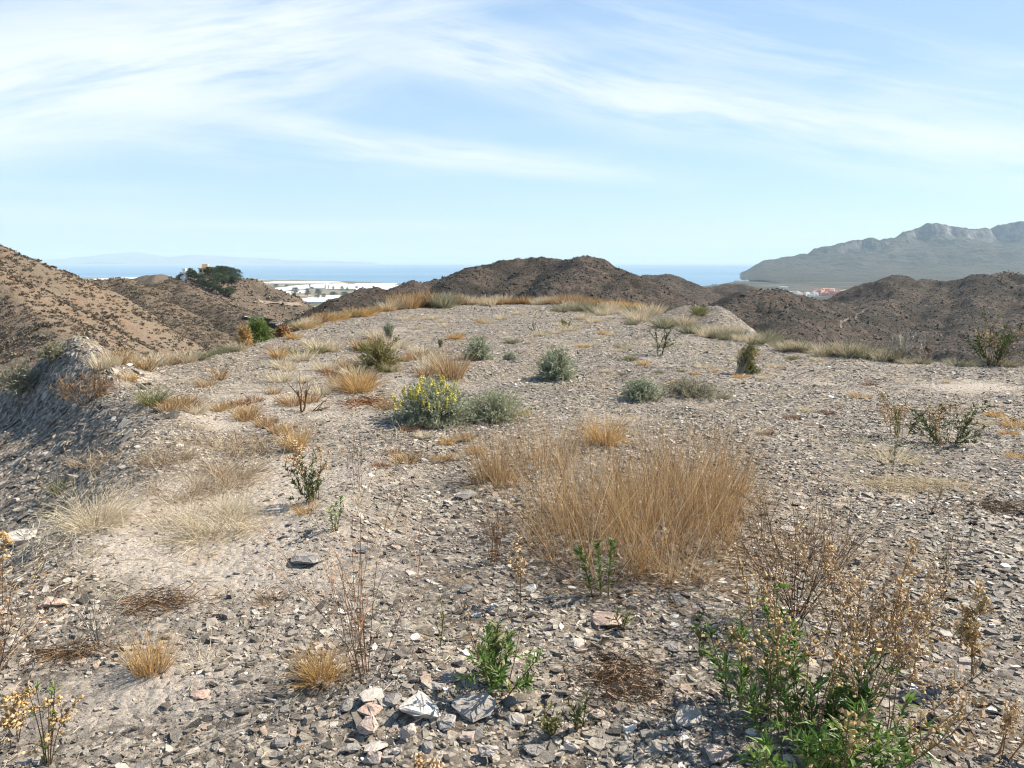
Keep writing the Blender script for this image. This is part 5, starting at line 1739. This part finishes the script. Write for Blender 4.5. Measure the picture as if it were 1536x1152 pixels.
for px, py, lab in ((760, 456, 'white stone on the far brow, left of two'), (769, 455, 'white stone on the far brow, right of two')):
    p = hit_brow(px, py)
    s = px_scale(p)
    tag(obj('rock', rock_mesh(int(px), 12 * s, 9 * s, 7 * s, 0.98), None, p), lab, 'rock')

# --- many tufts along the brow and over the gravel, copies of a few kinds
KINDS = {}


def kind(name, mat, seeds, w, h, n, **kw):
    KINDS[name] = [(grass_geo(s, w, h, n, **kw).build('grass_tuft', M[mat]), w, h) for s in seeds]


kind('straw', 'straw', (301, 302, 303), 0.6, 0.5, 210, lean=0.45, droop=0.4, blade=0.012, R=0.7)
kind('pale', 'pale_straw', (304, 305, 306), 0.6, 0.5, 210, lean=0.5, droop=0.5, blade=0.012, R=0.7)
kind('orange', 'orange_straw', (307, 308, 309), 0.6, 0.35, 240, lean=0.9, droop=0.5, blade=0.012, R=0.6)
kind('sage', 'sage_grass', (310, 311, 312), 0.6, 0.45, 300, lean=0.8, droop=0.4, blade=0.012, R=0.6)
kind('green', 'olive_leaf', (313, 314), 0.6, 0.4, 220, lean=0.8, droop=0.4, blade=0.010, R=0.5)
kind('red', 'red_twig', (315, 316), 0.6, 0.2, 200, lean=1.2, droop=0.3, blade=0.008, R=0.8)
rng = np.random.RandomState(77)


def tufts(line, count, kinds, wpx, hpx, label, group, jit=3.0, cat='dry grass', name='grass_tuft'):
    xs = np.array([q[0] for q in line], float)
    ys = np.array([q[1] for q in line], float)
    for i in range(count):
        px = xs[0] + (xs[-1] - xs[0]) * (i + rng.rand()) / count
        py = np.interp(px, xs, ys) + rng.randn() * jit
        p = hit_brow(px, py)
        s = px_scale(p)
        k = kinds[rng.randint(len(kinds))]
        me, w, h = KINDS[k][rng.randint(len(KINDS[k]))]
        f = 0.65 + 0.7 * rng.rand()
        o = obj(name, me, None, p)
        o.scale = (wpx * s / w * f, wpx * s / w * f, hpx * s / h * f)
        o.rotation_euler = (0, 0, rng.rand() * 6.28)
        tag(o, label, cat, group)


tufts([(445, 492), (500, 479), (560, 466), (600, 460)], 16, ['orange'], 30, 13, 'low orange tuft along the left brow of the plateau', 'orange tufts on the left brow', 2)
tufts([(440, 494), (560, 464), (600, 459)], 12, ['pale', 'sage'], 22, 14, 'pale straw tuft along the left brow of the plateau', 'pale tufts on the left brow', 2)
tufts([(592, 461), (640, 456), (700, 453)], 16, ['straw', 'straw', 'pale'], 24, 22, 'upright tan tuft on the far left brow', 'tan tufts on the far left brow', 2)
tufts([(640, 460), (690, 457)], 6, ['sage'], 26, 22, 'grey green tuft on the far left brow', 'grey green tufts on the far left brow', 2)
tufts([(690, 453), (770, 451), (910, 451)], 34, ['straw', 'pale', 'straw'], 18, 14, 'straw tuft in the fringe on the far brow', 'straw fringe on the far brow', 1.2)
tufts([(905, 457), (975, 460)], 10, ['orange'], 26, 12, 'low orange tuft on the far right brow', 'orange tufts on the far right brow', 1.5)
tufts([(840, 465), (880, 468), (930, 470), (1000, 486), (1060, 500), (1130, 512)], 30, ['sage', 'sage', 'pale', 'pale'], 28, 16, 'grey green grass tuft in the band along the right brow', 'grey green band on the right brow', 4)
tufts([(1045, 472), (1052, 474)], 2, ['green'], 26, 22, 'dark olive tuft on top of the rocky hump', 'olive tufts on the rocky hump', 1)
tufts([(1130, 513), (1170, 517), (1205, 522)], 9, ['sage', 'pale'], 32, 18, 'grey green tuft on the brow below the dark hill', 'tufts on the brow below the dark hill', 3)
tufts([(1205, 527), (1250, 532), (1300, 537), (1345, 540)], 8, ['sage', 'pale', 'pale', 'sage'], 30, 23, 'tall grey green grass tuft on the right brow', 'tall tufts on the right brow', 3)
tufts([(1340, 541), (1440, 546), (1536, 548)], 6, ['pale', 'sage'], 30, 12, 'thin straw tuft on the brow around the spiky shrub', 'thin tufts on the right brow', 3)
tufts([(150, 552), (225, 532), (285, 531)], 10, ['straw', 'pale'], 34, 24, 'straw tuft on the brow behind the spoil mound', 'straw tufts behind the spoil mound', 2)
tufts([(285, 531), (320, 527), (365, 515)], 8, ['pale', 'sage', 'green'], 24, 14, 'low pale tuft on the left brow near the bright green bush', 'low tufts near the bright green bush', 2)
tufts([(420, 545), (640, 528)], 24, ['pale', 'straw', 'green', 'pale'], 32, 16, 'small mixed dry tuft on the left middle gravel', 'small tufts on the left middle gravel', 16)
tufts([(400, 590), (600, 560)], 16, ['pale', 'straw', 'red'], 34, 16, 'thin dry tuft left of the flowering bush', 'thin tufts left of the flowering bush', 18)
tufts([(560, 490), (960, 500)], 30, ['pale', 'sage', 'pale', 'orange'], 20, 9, 'tiny dry tuft on the far gravel', 'tiny tufts on the far gravel', 16)
tufts([(860, 545), (1230, 545)], 26, ['pale', 'pale', 'orange', 'sage', 'green'], 22, 8, 'tiny dry tuft on the right middle gravel', 'tiny tufts on the right middle gravel', 18)
tufts([(250, 590), (440, 640)], 14, ['pale', 'straw', 'red'], 34, 16, 'thin dry tuft on the left track', 'thin tufts on the left track', 22)
tufts([(560, 660), (720, 670)], 12, ['pale', 'straw', 'red'], 36, 14, 'thin dry tuft in front of the flowering bush', 'thin tufts in front of the flowering bush', 20)
tufts([(1120, 640), (1530, 620)], 16, ['pale', 'pale', 'orange', 'red'], 22, 9, 'tiny dry tuft on the right gravel', 'tiny tufts on the right gravel', 26)
